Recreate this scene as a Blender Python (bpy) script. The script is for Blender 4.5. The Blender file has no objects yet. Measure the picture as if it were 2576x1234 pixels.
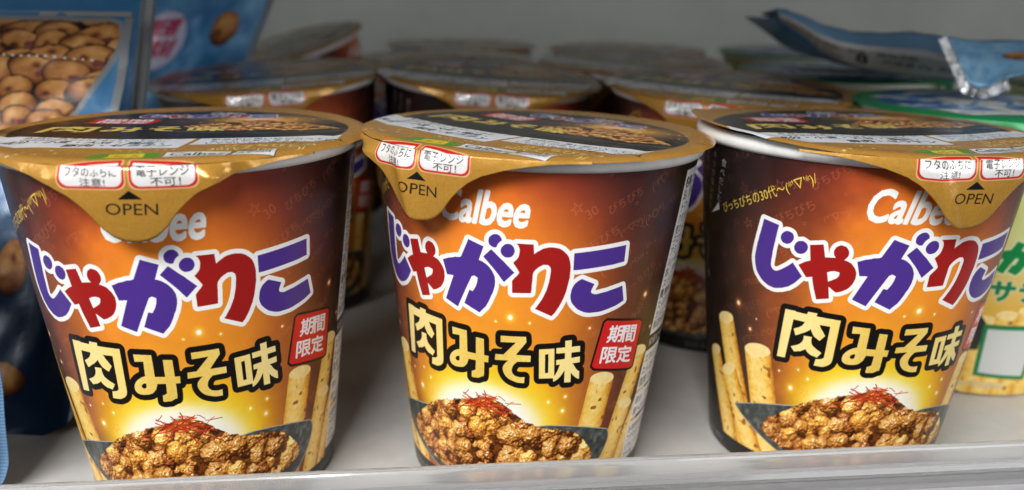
import bpy, bmesh, math, json, random
import numpy as np
from mathutils import Matrix, Vector

# ------------------------------------------------------------------ camera, world, lights, exposure
MM = 0.001
scene = bpy.context.scene
C = scene.collection
scene.view_settings.view_transform = 'Standard'
scene.view_settings.look = 'None'
scene.view_settings.exposure = 0.0
scene.view_settings.gamma = 1.0
scene.view_settings.use_curve_mapping = False

cam_data = bpy.data.cameras.new('camera')
cam = bpy.data.objects.new('camera', cam_data)
C.objects.link(cam)
right = Vector((0.99994435, 0.00308516, 0.01008871))
up = Vector((-0.01054989, 0.29241909, 0.95623207))
fwd = Vector((0.0, 0.95628529, -0.29243536))
cam.matrix_world = Matrix(((right.x, up.x, -fwd.x, 0), (right.y, up.y, -fwd.y, 0),
                           (right.z, up.z, -fwd.z, 112.315 * MM), (0, 0, 0, 1)))
cam_data.sensor_width = 36
cam_data.lens = 36 * 2201.5 / 2576
cam_data.clip_start = 0.005
cam_data.clip_end = 20
cam_data.dof.use_dof = True
cam_data.dof.focus_distance = 0.176
cam_data.dof.aperture_fstop = 11.5
scene.camera = cam

world = bpy.data.worlds.new('World')
scene.world = world
world.use_nodes = True
world.node_tree.nodes['Background'].inputs[0].default_value = (0.80, 0.88, 1.0, 1)
world.node_tree.nodes['Background'].inputs[1].default_value = 0.035

def area(name, loc, target, sx, sy, watts, col=(1, 1, 1)):
    l = bpy.data.lights.new(name, 'AREA'); l.shape = 'RECTANGLE'; l.size = sx; l.size_y = sy
    l.energy = watts; l.color = col
    o = bpy.data.objects.new(name, l); C.objects.link(o); o.location = loc
    o.rotation_euler = (Vector(target) - Vector(loc)).to_track_quat('-Z', 'Y').to_euler()
    return o
area('ceiling_lamp', (-0.26, -0.36, 0.60), (0, 0.20, 0.04), 0.55, 0.24, 11.0, (1.0, 0.985, 0.96))
area('aisle_lamp', (0.55, -0.45, 0.30), (0.03, 0.2, 0.04), 0.4, 0.5, 2.0, (0.95, 0.97, 1.0))
area('right_aisle_lamp', (0.78, -0.02, 0.22), (0.05, 0.2, 0.04), 0.25, 0.30, 1.3, (0.94, 0.96, 1.0))
area('left_aisle_lamp', (-0.66, -0.16, 0.24), (0.0, 0.2, 0.04), 0.22, 0.30, 1.0, (0.94, 0.96, 1.0))
area('back_wall_fill', (0.0, 0.50, 0.17), (0.0, 0.62, 0.12), 1.1, 0.04, 0.33, (0.97, 1.0, 0.97))  # added fill light, no real fixture: brightens the back panel

# ------------------------------------------------------------------ printing: numpy canvases filled with shapes and lettering
rng = np.random.default_rng(7)
random.seed(7)
DATA = json.loads(r'''{"L":{"purple":[[[-676,632],[-616,626],[-618,620],[-621,611],[-624,600],[-627,589],[-631,577],[-634,565],[-636,554],[-638,544],[-639,536],[-639,531],[-636,527],[-633,524],[-628,522],[-622,521],[-616,521],[-608,523],[-600,526],[-591,530],[-578,536],[-565,543],[-555,549],[-517,522],[-522,518],[-530,512],[-538,506],[-546,501],[-554,497],[-564,492],[-575,489],[-588,485],[-600,483],[-611,481],[-623,480],[-634,481],[-646,482],[-657,485],[-667,488],[-677,492],[-686,498],[-694,503],[-700,509],[-704,516],[-707,523],[-709,531],[-710,540],[-708,549],[-705,560],[-701,572],[-696,583],[-693,592],[-689,600],[-686,608],[-682,617],[-679,626]],[[-558,606],[-559,601],[-562,597],[-567,593],[-573,590],[-581,588],[-588,588],[-595,589],[-601,591],[-605,595],[-607,599],[-606,604],[-603,608],[-598,612],[-592,615],[-584,617],[-577,617],[-570,616],[-564,614],[-560,610]],[[-506,590],[-507,585],[-510,581],[-514,577],[-521,574],[-528,572],[-536,572],[-543,573],[-549,576],[-553,579],[-555,584],[-554,588],[-551,593],[-546,597],[-540,600],[-532,601],[-525,602],[-518,600],[-512,598],[-508,594]],[[-233,628],[-180,617],[-198,587],[-191,586],[-182,584],[-174,581],[-165,577],[-157,572],[-151,567],[-146,561],[-142,555],[-141,548],[-141,542],[-142,535],[-145,528],[-149,520],[-155,513],[-160,505],[-165,499],[-170,493],[-176,487],[-184,482],[-193,476],[-199,472],[-257,487],[-236,518],[-222,517],[-219,520],[-215,524],[-211,528],[-208,533],[-205,538],[-204,543],[-203,546],[-203,548],[-205,549],[-208,550],[-212,551],[-216,552],[-220,551],[-223,550],[-226,549],[-285,476],[-335,488],[-296,544],[-324,543],[-338,574],[-328,576],[-314,580],[-300,582],[-286,585],[-272,586],[-263,588]],[[-154,613],[-148,610],[-139,605],[-130,600],[-121,595],[-111,590],[-102,584],[-92,578],[-82,572],[-75,568],[-110,546],[-118,552],[-129,561],[-141,570],[-155,579],[-170,589],[-181,596]],[[120,612],[309,621],[312,585],[295,584],[270,582],[246,581],[223,580],[200,579],[179,578],[157,577],[136,576],[122,576]],[[156,556],[204,543],[200,538],[196,532],[194,527],[196,524],[200,522],[206,521],[211,520],[219,520],[228,521],[240,522],[255,523],[270,525],[287,527],[306,529],[320,531],[337,496],[329,494],[318,491],[305,488],[292,486],[279,484],[264,482],[248,480],[231,479],[215,479],[201,479],[188,480],[176,482],[165,485],[155,488],[146,492],[138,497],[132,501],[126,506],[123,511],[121,516],[120,521],[121,526],[122,532],[124,537],[128,542],[132,546],[137,549],[143,552],[151,555]]],"dot1":[[[-118,633],[-119,629],[-122,625],[-127,622],[-133,619],[-140,618],[-147,618],[-154,620],[-159,622],[-162,626],[-163,630],[-162,635],[-159,639],[-154,642],[-147,645],[-140,646],[-133,646],[-127,644],[-122,641],[-119,638]]],"dot2":[[[-75,614],[-76,610],[-79,606],[-84,602],[-91,600],[-98,599],[-105,599],[-112,601],[-117,604],[-121,608],[-122,612],[-121,616],[-117,621],[-112,624],[-106,627],[-99,628],[-92,628],[-85,626],[-80,623],[-77,619]]],"dot2w":[[[-59,615],[-61,608],[-66,600],[-75,594],[-86,590],[-98,588],[-110,589],[-122,592],[-131,597],[-136,603],[-138,611],[-136,619],[-131,626],[-122,632],[-111,636],[-99,638],[-87,637],[-76,634],[-67,629],[-61,623]]],"red":[[[-500,596],[-455,602],[-445,574],[-434,575],[-420,576],[-407,577],[-398,576],[-389,576],[-381,574],[-373,573],[-365,571],[-357,569],[-350,564],[-343,559],[-338,553],[-335,548],[-335,543],[-335,537],[-338,530],[-342,523],[-348,517],[-354,512],[-362,508],[-370,505],[-379,502],[-388,500],[-394,499],[-421,510],[-414,483],[-458,476],[-461,482],[-466,491],[-471,500],[-475,509],[-479,519],[-481,526],[-502,522],[-534,547],[-529,549],[-522,552],[-515,555],[-507,558],[-499,560],[-493,562]],[[-369,592],[-369,586],[-371,582],[-376,578],[-382,574],[-390,573],[-398,573],[-405,575],[-411,578],[-416,582],[-418,587],[-418,592],[-415,597],[-411,601],[-404,604],[-397,606],[-389,605],[-382,604],[-376,601],[-371,596]],[[-70,630],[-15,630],[-12,609],[-8,612],[-1,615],[7,618],[14,621],[22,623],[30,624],[39,625],[48,625],[57,624],[66,623],[74,621],[82,618],[89,614],[96,610],[102,605],[105,600],[108,595],[110,589],[112,582],[112,575],[112,568],[112,560],[110,554],[108,546],[106,539],[104,531],[100,523],[96,515],[91,508],[86,501],[82,496],[77,491],[73,487],[68,482],[63,479],[59,476],[-1,492],[4,495],[10,501],[16,507],[22,513],[27,520],[32,527],[36,534],[39,542],[42,550],[44,558],[45,565],[46,572],[46,577],[45,581],[42,584],[39,586],[34,588],[30,588],[25,588],[20,588],[15,586],[9,584],[2,581],[-3,578],[-7,575],[-11,572],[-13,567],[-14,560],[-14,552],[-15,544],[-15,537],[-16,530],[-16,526],[-81,524],[-82,550],[-80,552],[-76,555],[-72,558],[-67,561],[-62,565],[-59,568],[-59,570],[-61,572],[-65,576],[-69,580],[-75,585],[-80,589],[-75,592],[-69,596],[-64,600],[-61,605],[-60,610],[-59,614],[-59,618],[-61,622],[-63,625],[-65,627],[-68,629]]],"yahole":[[[-432,542],[-427,543],[-421,545],[-414,546],[-406,547],[-399,546],[-393,546],[-390,544],[-390,543],[-390,541],[-391,538],[-393,535],[-398,531],[-406,528],[-416,524],[-425,521]]],"gold":[[[-568,438],[-527,439],[-533,418],[-554,320],[-589,318]],[[-568,438],[-361,436],[-363,421],[-396,418],[-534,418]],[[-481,444],[-446,444],[-454,423],[-491,424]],[[-394,428],[-361,436],[-369,340],[-370,337],[-372,332],[-375,329],[-380,326],[-386,323],[-393,321],[-400,319],[-407,318],[-415,318],[-423,318],[-431,318],[-437,318],[-432,335],[-426,335],[-418,336],[-411,337],[-407,339],[-403,341],[-402,342]],[[-484,429],[-438,428],[-438,426],[-437,422],[-435,419],[-432,416],[-429,412],[-425,408],[-419,404],[-413,398],[-408,394],[-426,380],[-433,382],[-441,385],[-449,388],[-455,393],[-461,399],[-464,404],[-468,401],[-476,397],[-485,393],[-497,389],[-510,384],[-520,381],[-529,396],[-520,399],[-508,403],[-498,408],[-491,415],[-486,423]],[[-488,385],[-456,386],[-457,382],[-457,378],[-456,373],[-454,369],[-451,366],[-445,363],[-435,359],[-422,355],[-413,352],[-429,338],[-438,340],[-450,341],[-460,344],[-467,347],[-472,350],[-474,353],[-480,351],[-488,348],[-496,345],[-505,344],[-513,342],[-519,341],[-535,352],[-527,354],[-516,357],[-507,360],[-500,363],[-495,367],[-491,370],[-488,376],[-487,381]],[[-315,426],[-252,425],[-253,411],[-315,409]],[[-283,422],[-252,425],[-252,403],[-253,377],[-254,357],[-255,348],[-257,346],[-260,344],[-265,341],[-270,338],[-276,336],[-283,335],[-289,334],[-294,334],[-294,339],[-292,346],[-290,352]],[[-291,376],[-166,375],[-168,359],[-254,359],[-261,360],[-270,361],[-281,361],[-289,360]],[[-216,414],[-184,413],[-184,388],[-184,356],[-185,333],[-187,324],[-190,324],[-193,324],[-198,322],[-204,320],[-211,318],[-220,318],[-231,317],[-239,318],[-237,333],[-233,333],[-228,334],[-225,336],[-222,336],[-221,337],[-220,345],[-218,365],[-217,392]],[[-120,426],[-27,428],[-25,415],[-62,385],[-7,385],[-7,370],[-55,369],[-59,367],[-65,364],[-70,360],[-73,357],[-75,353],[-76,350],[-76,346],[-74,342],[-71,339],[-67,337],[-63,335],[-56,334],[-47,333],[-36,333],[-27,334],[-27,319],[-35,319],[-47,319],[-59,320],[-69,322],[-79,324],[-89,327],[-97,331],[-104,336],[-109,342],[-111,346],[-112,351],[-110,356],[-105,361],[-98,366],[-91,370],[-142,368],[-140,382],[-109,383],[-64,413],[-120,411]],[[117,419],[142,420],[154,320],[128,320]],[[86,403],[177,405],[179,391],[87,390]],[[89,375],[181,380],[183,366],[90,363]],[[106,366],[127,366],[128,362],[128,357],[126,352],[122,346],[116,340],[109,334],[101,329],[91,325],[84,323],[82,334],[85,336],[90,340],[94,345],[99,352],[103,360]],[[140,367],[156,364],[160,361],[165,356],[170,352],[176,348],[181,346],[185,345],[188,326],[182,327],[175,329],[167,333],[159,337],[151,343],[146,347]]],"goldring":[[[-248,361],[-251,354],[-257,348],[-267,342],[-279,337],[-293,334],[-307,333],[-319,334],[-329,337],[-335,342],[-336,349],[-333,356],[-326,363],[-315,369],[-302,374],[-289,377],[-275,378],[-264,376],[-255,373],[-250,368]],[[-284,356],[-285,354],[-286,352],[-289,351],[-292,350],[-296,349],[-300,348],[-303,349],[-305,350],[-307,351],[-307,353],[-307,354],[-305,356],[-302,358],[-299,359],[-295,360],[-291,360],[-288,360],[-286,359],[-284,358]]],"goldbox":[[[22,400],[79,402],[87,332],[28,331]],[[46,388],[58,389],[62,345],[50,345]]],"limbox":[[[276,456],[446,437],[464,430],[453,326],[438,324],[249,346],[237,353],[266,452]]],"bowl":[[[-800,148],[-668,178],[-584,192],[-518,201],[-468,207],[-418,212],[-360,214],[-287,211],[-209,203],[-134,198],[-63,203],[8,211],[78,215],[159,211],[246,201],[320,189],[357,182],[367,178],[371,173],[377,165],[376,154],[370,142],[360,127],[345,111],[323,95],[300,81],[271,67],[225,58],[153,51],[68,44],[-15,39],[-97,38],[-181,38],[-261,39],[-331,42],[-394,48],[-456,56],[-517,67],[-577,80],[-635,95],[-696,113],[-762,132]]],"heap":[[[-654,122],[-621,146],[-568,171],[-522,192],[-486,208],[-452,221],[-416,232],[-372,242],[-328,249],[-293,255],[-271,260],[-255,264],[-236,268],[-211,272],[-185,275],[-162,276],[-147,275],[-134,272],[-120,268],[-100,260],[-78,251],[-57,242],[-40,235],[-25,228],[-7,222],[19,217],[48,212],[79,208],[114,205],[150,202],[185,195],[220,181],[254,162],[280,144],[294,130],[298,119],[290,109],[273,100],[244,93],[200,88],[136,81],[60,74],[-17,67],[-95,64],[-176,61],[-251,59],[-310,59],[-360,63],[-406,67],[-451,71],[-490,77],[-530,84],[-578,95],[-629,107]]],"threads":[[[-284,266],[-237,255],[-170,246],[-134,211]],[[-378,222],[-286,240],[-207,252],[-91,240]],[[-187,290],[-180,274],[-148,257],[-63,237]],[[-220,280],[-206,267],[-184,253]],[[-134,281],[-170,263],[-222,248],[-255,223]],[[-331,219],[-236,264],[-177,254],[-41,211]],[[-252,262],[-192,250],[-134,258],[-74,250]],[[-269,246],[-206,267],[-130,275]],[[-238,246],[-162,272],[-141,278]],[[-162,264],[-113,251],[-105,235]]]},"aff":{"ki":[[28.71,40.34],[35.84,39.81],[29.52,44.13]],"kan":[[36.54,39.6],[43.33,38.88],[36.67,43.45]],"gen":[[26.94,35.65],[34.53,34.94],[27.46,39.34]],"tei":[[35.25,34.89],[43.0,34.05],[35.07,38.81]],"calbee":[[-34.33,66.51],[-2.95,66.89],[-31.18,71.97]],"calbeeR":[[-33.87,66.66],[-5.34,66.27],[-33.74,72.1]],"pichi":[[-88.79,61.48],[-48.18,72.68],[-90.46,62.57]]},"st":[[29.41,31.75,25.49,14.06,6.03],[49.22,35.85,39.22,10.23,5.61],[45.28,23.33,38.87,8.45,6.74],[58.52,24.27,47.15,8.69,8.38],[-87.52,35.8,-72.64,6.27,6.77],[-97.25,25.27,-81.34,1.47,8.07],[-68.32,31.43,-63.27,16.4,6.3],[-85.35,22.9,-69.12,4.58,6.35],[25.34,32.76,21.75,20.35,11.33]],"dots":[[-8.61,46.89,1.18],[45.13,49.64,1.11],[-13.74,45.66,0.35],[-1.65,45.91,0.42],[20.67,44.38,0.62],[-51.93,24.82,1.04],[-45.29,28.09,0.62],[7.09,27.38,0.69],[13.86,28.55,0.62],[13.24,25.08,0.83],[-49.46,29.83,0.42],[53.58,40.78,0.69],[-78.85,41.29,1.11],[-72.16,36.04,0.76],[-69.16,39.13,0.35],[-57.41,28.3,0.42],[-13.97,45.72,0.28]]}''')
def srgb(r, g, b): return np.array([r, g, b], float) / 255.0

class Canvas:
    def __init__(s, W, H, sx, sy, ox, oy, bg=(0, 0, 0)):
        s.W, s.H, s.sx, s.sy, s.ox, s.oy = W, H, sx, sy, ox, oy
        s.a = np.empty((H, W, 3)); s.a[:] = srgb(*bg)
    def px(s, p):
        p = np.asarray(p, float)
        return np.stack([(p[..., 0] - s.ox) * s.sx, (p[..., 1] - s.oy) * s.sy], -1)
    def grid(s):
        return np.meshgrid((np.arange(s.W) + .5) / s.sx + s.ox, (np.arange(s.H) + .5) / s.sy + s.oy)

def edges_of(polys):
    E = []
    for p in polys:
        p = np.asarray(p, float)
        q = np.roll(p, -1, 0)
        if (p[:, 0] * q[:, 1] - q[:, 0] * p[:, 1]).sum() < 0: p, q = q, p
        E.append(np.concatenate([p, q], 1))
    return np.concatenate(E)

def raster(cv, E, pad=0, ss=3):
    """coverage mask of a union of loops (pixel-space edges) and its window"""
    x0 = int(max(0, math.floor(E[:, [0, 2]].min()) - pad - 1)); x1 = int(min(cv.W, math.ceil(E[:, [0, 2]].max()) + pad + 1))
    y0 = int(max(0, math.floor(E[:, [1, 3]].min()) - pad - 1)); y1 = int(min(cv.H, math.ceil(E[:, [1, 3]].max()) + pad + 1))
    if x1 <= x0 or y1 <= y0: return None
    w, h = (x1 - x0) * ss, (y1 - y0) * ss
    X0, X1 = (E[:, 0] - x0) * ss, (E[:, 2] - x0) * ss
    Y0, Y1 = (E[:, 1] - y0) * ss, (E[:, 3] - y0) * ss
    lo, hi = np.minimum(Y0, Y1), np.maximum(Y0, Y1)
    r0 = np.clip(np.ceil(lo - .5), 0, h).astype(int); r1 = np.clip(np.ceil(hi - .5), 0, h).astype(int)
    n = np.maximum(r1 - r0, 0); k = n > 0
    X0, X1, Y0, Y1, r0, n = X0[k], X1[k], Y0[k], Y1[k], r0[k], n[k]
    idx = np.repeat(np.arange(len(n)), n)
    rows = np.arange(n.sum()) - np.repeat(np.cumsum(n) - n, n) + r0[idx]
    xc = X0[idx] + (rows + .5 - Y0[idx]) * ((X1 - X0) / (Y1 - Y0))[idx]
    col = np.clip(np.ceil(xc - .5), 0, w).astype(int)
    acc = np.bincount(rows * (w + 1) + col, weights=np.sign(Y1 - Y0)[idx], minlength=h * (w + 1)).reshape(h, w + 1)
    return np.abs(np.cumsum(acc, 1)[:, :w]) > .5, (x0, x1, y0, y1), ss

def dilate(m, r):
    h, w = m.shape; out = np.zeros_like(m); r = float(r)
    for dy in range(-int(r), int(r) + 1):
        k = int(math.sqrt(max(r * r - dy * dy, 0)))
        c = np.zeros((h, w + 2 * k + 1), np.int32)
        np.cumsum(np.pad(m, ((0, 0), (k, k))), axis=1, out=c[:, 1:])
        d = (c[:, 2 * k + 1:] - c[:, :-(2 * k + 1)]) > 0 if k > 0 else m
        if dy >= 0: out[dy:] |= d[:h - dy]
        else: out[:dy] |= d[-dy:]
    return out

def shrink(m, ss):
    h, w = m.shape
    return m.reshape(h // ss, ss, w // ss, ss).mean((1, 3))

def paint(cv, mw, color, alpha=1.0, grow=0.0):
    if mw is None: return None
    m, (x0, x1, y0, y1), ss = mw
    if grow: m = dilate(m, grow * ss)
    a = (shrink(m, ss) * alpha)[..., None]
    c = color if isinstance(color, np.ndarray) and color.ndim == 3 else np.asarray(color)
    if isinstance(c, np.ndarray) and c.ndim == 3: c = c[y0:y1, x0:x1]
    cv.a[y0:y1, x0:x1] = cv.a[y0:y1, x0:x1] * (1 - a) + c * a
    return a

def polys(cv, P, color, alpha=1.0, grow=0.0, ss=3, outline=None):
    E = edges_of([cv.px(p) for p in P])
    mw = raster(cv, E, pad=int((outline[1] if outline else grow) + 2), ss=ss)
    if outline: paint(cv, mw, outline[0], 1.0, outline[1])
    paint(cv, mw, color, alpha, grow)

def strip(cv, pts, width, color, alpha=1.0):
    """thick polyline, width in canvas pixels"""
    p = cv.px(pts); quads = []
    for a, b in zip(p[:-1], p[1:]):
        d = b - a; L = np.hypot(*d)
        if L < 1e-6: continue
        n = np.array([-d[1], d[0]]) / L * width / 2; e = d / L * width * .3
        quads.append([a - e + n, b + e + n, b + e - n, a - e - n])
    paint(cv, raster(cv, edges_of(quads)), color, alpha)

_glyphs = {}
def glyphs(s, bold=0.0):
    """triangles of a line of lettering set in Blender's built-in typeface, in em units"""
    key = (s, bold)
    if key not in _glyphs:
        cu = bpy.data.curves.new('lettering', 'FONT'); cu.body = s; cu.offset = bold; cu.resolution_u = 3
        ob = bpy.data.objects.new('lettering', cu); C.objects.link(ob)
        dg = bpy.context.evaluated_depsgraph_get()
        me = ob.evaluated_get(dg).to_mesh(); me.calc_loop_triangles()
        v = np.empty(len(me.vertices) * 3); me.vertices.foreach_get('co', v)
        t = np.empty(len(me.loop_triangles) * 3, int); me.loop_triangles.foreach_get('vertices', t)
        _glyphs[key] = (v.reshape(-1, 3)[:, :2].copy(), t.reshape(-1, 3).copy())
        ob.evaluated_get(dg).to_mesh_clear()
        bpy.data.objects.remove(ob); bpy.data.curves.remove(cu)
    return _glyphs[key]

def tri_edges(P):
    a, b, c = P[:, 0], P[:, 1], P[:, 2]
    cr = (b[:, 0] - a[:, 0]) * (c[:, 1] - a[:, 1]) - (b[:, 1] - a[:, 1]) * (c[:, 0] - a[:, 0])
    f = cr < 0
    b2 = np.where(f[:, None], c, b); c2 = np.where(f[:, None], b, c)
    return np.concatenate([np.concatenate([a, b2], 1), np.concatenate([b2, c2], 1), np.concatenate([c2, a], 1)])

def text_fit(cv, s, o, r, t, color, bold=0.0, alpha=1.0, outline=None, grow=0.0):
    """lettering whose box is stretched onto the parallelogram o (foot left), r (foot right), t (top left)"""
    v, tr = glyphs(s)
    if not len(tr): return
    grow += bold * np.hypot(*(cv.px(t) - cv.px(o))) * .9
    lo, hi = v.min(0), v.max(0)
    u = (v - lo) / (hi - lo)
    o, r, t = (np.array(q, float) for q in (o, r, t))
    P = cv.px(o + u[:, :1] * (r - o) + u[:, 1:] * (t - o))
    mw = raster(cv, tri_edges(P[tr]), pad=int((outline[1] if outline else 0) + grow + 2))
    if outline: paint(cv, mw, outline[0], 1.0, outline[1])
    paint(cv, mw, color, alpha, grow)

def text_line(cv, s, o, h, color, ang=0.0, bold=0.0, alpha=1.0, kx=1.0, squeeze=1.0):
    """lettering on a base line: o foot left, h em height in canvas units (y), kx = x units per y unit"""
    v, tr = glyphs(s)
    if not len(tr): return
    a = math.radians(ang); v = v * h * np.array([squeeze, 1])
    x = v[:, 0] * math.cos(a) - v[:, 1] * math.sin(a); y = v[:, 0] * math.sin(a) + v[:, 1] * math.cos(a)
    P = cv.px(np.stack([o[0] + x * kx, o[1] + y], -1))
    g = bold * h * cv.sy * .9
    paint(cv, raster(cv, tri_edges(P[tr]), 3), color, alpha, g if g > .3 else 0)

def noise(h, w, cell, octaves=3, seed=0):
    g = np.random.default_rng(seed); out = np.zeros((h, w)); amp = 1.0; tot = 0
    for o in range(octaves):
        c = max(cell / 2 ** o, 1.5); nh, nw = int(h / c) + 3, int(w / c) + 3
        G = g.random((nh, nw)); y = np.arange(h) / c; x = np.arange(w) / c
        yi, xi = y.astype(int), x.astype(int); fy, fx = y - yi, x - xi
        fy = (fy * fy * (3 - 2 * fy))[:, None]; fx = (fx * fx * (3 - 2 * fx))[None]
        A = G[yi][:, xi]; B = G[yi][:, xi + 1]; D = G[yi + 1][:, xi]; F = G[yi + 1][:, xi + 1]
        out += amp * ((A * (1 - fx) + B * fx) * (1 - fy) + (D * (1 - fx) + F * fx) * fy); tot += amp; amp *= .55
    return out / tot

def ramp(t, stops):
    xs = [s[0] for s in stops]; cs = np.array([srgb(*s[1]) for s in stops])
    return np.stack([np.interp(t, xs, cs[:, i]) for i in range(3)], -1)

def blur(a, k):
    for ax in (0, 1):
        c = np.cumsum(np.pad(a, [(k + 1, k) if i == ax else (0, 0) for i in range(2)], mode='edge'), axis=ax)
        a = (np.take(c, range(2 * k + 1, c.shape[ax]), ax) - np.take(c, range(0, c.shape[ax] - 2 * k - 1), ax)) / (2 * k + 1)
    return a

def lumps(h, w, r0, r1, n, seed, persp=0.9, rough=3.0, grain=0.6):
    """printed food picture: height field of overlapping rounded lumps -> (height, normal)"""
    g = np.random.default_rng(seed); H = np.full((h, w), -1e4)
    tint = np.full((h, w), .5); wx = (noise(h, w, r0 * 1.1, 3, seed + 11) - .5) * r0 * 1.15; wy = (noise(h, w, r0 * 1.1, 3, seed + 12) - .5) * r0 * 1.15
    for i in range(n):
        cx, cy = g.random() * w, g.random() * h; r = g.uniform(r0, r1); el = g.uniform(.7, 1.3); ang = g.random() * 3.1
        x0, x1, y0, y1 = int(max(0, cx - r * 1.5)), int(min(w, cx + r * 1.5)), int(max(0, cy - r * 1.5)), int(min(h, cy + r * 1.5))
        if x1 <= x0 or y1 <= y0: continue
        X, Y = np.meshgrid(np.arange(x0, x1) - cx, np.arange(y0, y1) - cy); X = X + wx[y0:y1, x0:x1]; Y = Y + wy[y0:y1, x0:x1]
        a = X * math.cos(ang) + Y * math.sin(ang); b = -X * math.sin(ang) + Y * math.cos(ang)
        d = (a / el) ** 2 + (b * el) ** 2
        z = np.where(d < r * r, np.sqrt(np.maximum(r * r - d, 0)) * .9, -99) - cy * persp * .25 + g.uniform(-.35, .35) * r
        W = H[y0:y1, x0:x1]; k = z > W; W[k] = z[k]; T = tint[y0:y1, x0:x1]; T[k] = g.random()
    fl = H < -5e3; base = H[~fl].min() - 6 if (~fl).any() else 0; H[fl] = base; tint[fl] = 0
    H = H + noise(h, w, r0 * .8, 3, seed + 1) * rough * 2.2 + noise(h, w, max(r0 * .35, 2.5), 2, seed + 2) * rough * grain
    Hs = blur(H, 1)
    gy, gx = np.gradient(Hs)
    nz = 1 / np.sqrt(gx ** 2 + gy ** 2 + 1)
    return H, np.stack([-gx * nz, -gy * nz, nz], -1), tint

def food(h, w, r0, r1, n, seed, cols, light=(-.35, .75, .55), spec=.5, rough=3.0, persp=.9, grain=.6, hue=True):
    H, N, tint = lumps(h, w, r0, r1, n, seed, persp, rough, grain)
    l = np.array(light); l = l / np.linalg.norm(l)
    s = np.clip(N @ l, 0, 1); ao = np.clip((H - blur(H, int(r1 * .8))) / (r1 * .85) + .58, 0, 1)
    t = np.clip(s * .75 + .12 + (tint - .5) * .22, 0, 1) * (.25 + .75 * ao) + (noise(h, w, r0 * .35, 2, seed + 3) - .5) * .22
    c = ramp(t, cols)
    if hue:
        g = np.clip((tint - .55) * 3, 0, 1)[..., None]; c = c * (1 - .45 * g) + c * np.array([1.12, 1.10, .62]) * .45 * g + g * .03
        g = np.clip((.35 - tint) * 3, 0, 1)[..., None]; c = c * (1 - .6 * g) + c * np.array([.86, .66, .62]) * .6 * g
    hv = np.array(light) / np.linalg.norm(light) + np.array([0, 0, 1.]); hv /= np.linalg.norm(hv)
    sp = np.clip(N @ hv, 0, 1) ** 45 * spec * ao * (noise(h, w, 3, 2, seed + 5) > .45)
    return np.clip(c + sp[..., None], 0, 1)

def to_image(name, cv):
    im = bpy.data.images.new(name, cv.W, cv.H)
    buf = np.ones((cv.H, cv.W, 4), np.float32); buf[..., :3] = np.clip(cv.a, 0, 1)
    im.pixels.foreach_set(buf.ravel()); im.update(); im.pack()
    return im

MEAT = [(0, (42, 20, 10)), (.14, (98, 52, 20)), (.3, (154, 92, 36)), (.48, (196, 132, 58)), (.7, (230, 176, 96)), (1, (252, 226, 168))]
L = {k: [np.array(p, float) / 10 for p in v] for k, v in DATA['L'].items()}
WHITE = srgb(238, 238, 236); PURPLE = srgb(74, 47, 134); RED = srgb(154, 27, 24); BLACK = srgb(20, 17, 14)

def xform(ps, f): return [f(np.asarray(p)) for p in ps]

def logo(cv, f, ol, white=None, purple=None, red=None):
    """the four rounded letters of the front, purple and red with a white edge"""
    white = WHITE if white is None else white; purple = PURPLE if purple is None else purple; red = RED if red is None else red
    allp = xform(L['purple'] + L['red'] + L['dot1'] + L['dot2'], f)
    polys(cv, allp, white, grow=ol)
    polys(cv, xform(L['purple'] + L['dot1'], f), purple)
    polys(cv, xform(L['dot2w'], f), white)
    polys(cv, xform(L['purple'][3:5], f), purple)
    polys(cv, xform(L['red'], f), red)
    polys(cv, xform(L['yahole'], f), white)
    polys(cv, xform(L['dot2'], f), purple)

def gold_letters(cv, f, ol, edge, fill):
    base = xform(L['gold'] + [L['goldring'][0], L['goldbox'][0]], f)
    if ol: polys(cv, base, edge, grow=ol)
    polys(cv, xform([L['goldring'][0], L['goldbox'][0]], f), fill)
    polys(cv, xform([L['goldring'][1], L['goldbox'][1]], f), edge)
    polys(cv, xform(L['gold'], f), fill)

def glow_dot(cv, x, z, r, core=(255, 250, 225), halo=(255, 190, 60)):
    """a printed spark: r in mm"""
    rx = r * 4
    p = cv.px((x, z)); k = cv.sy; R = int(rx * k)
    x0, x1, y0, y1 = int(p[0]) - R, int(p[0]) + R, int(p[1]) - R, int(p[1]) + R
    x0, y0 = max(x0, 0), max(y0, 0); x1, y1 = min(x1, cv.W), min(y1, cv.H)
    X, Y = np.meshgrid(np.arange(x0, x1) + .5 - p[0], np.arange(y0, y1) + .5 - p[1])
    d = np.hypot(X, Y) / (r * k)
    a = (np.exp(-(d / 1.5) ** 2) * .75)[..., None]; b = (1 / (1 + np.exp((d - .75) * 9)))[..., None]
    w = cv.a[y0:y1, x0:x1]; w[:] = w * (1 - a) + srgb(*halo) * a; w[:] = w * (1 - b) + srgb(*core) * b

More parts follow.
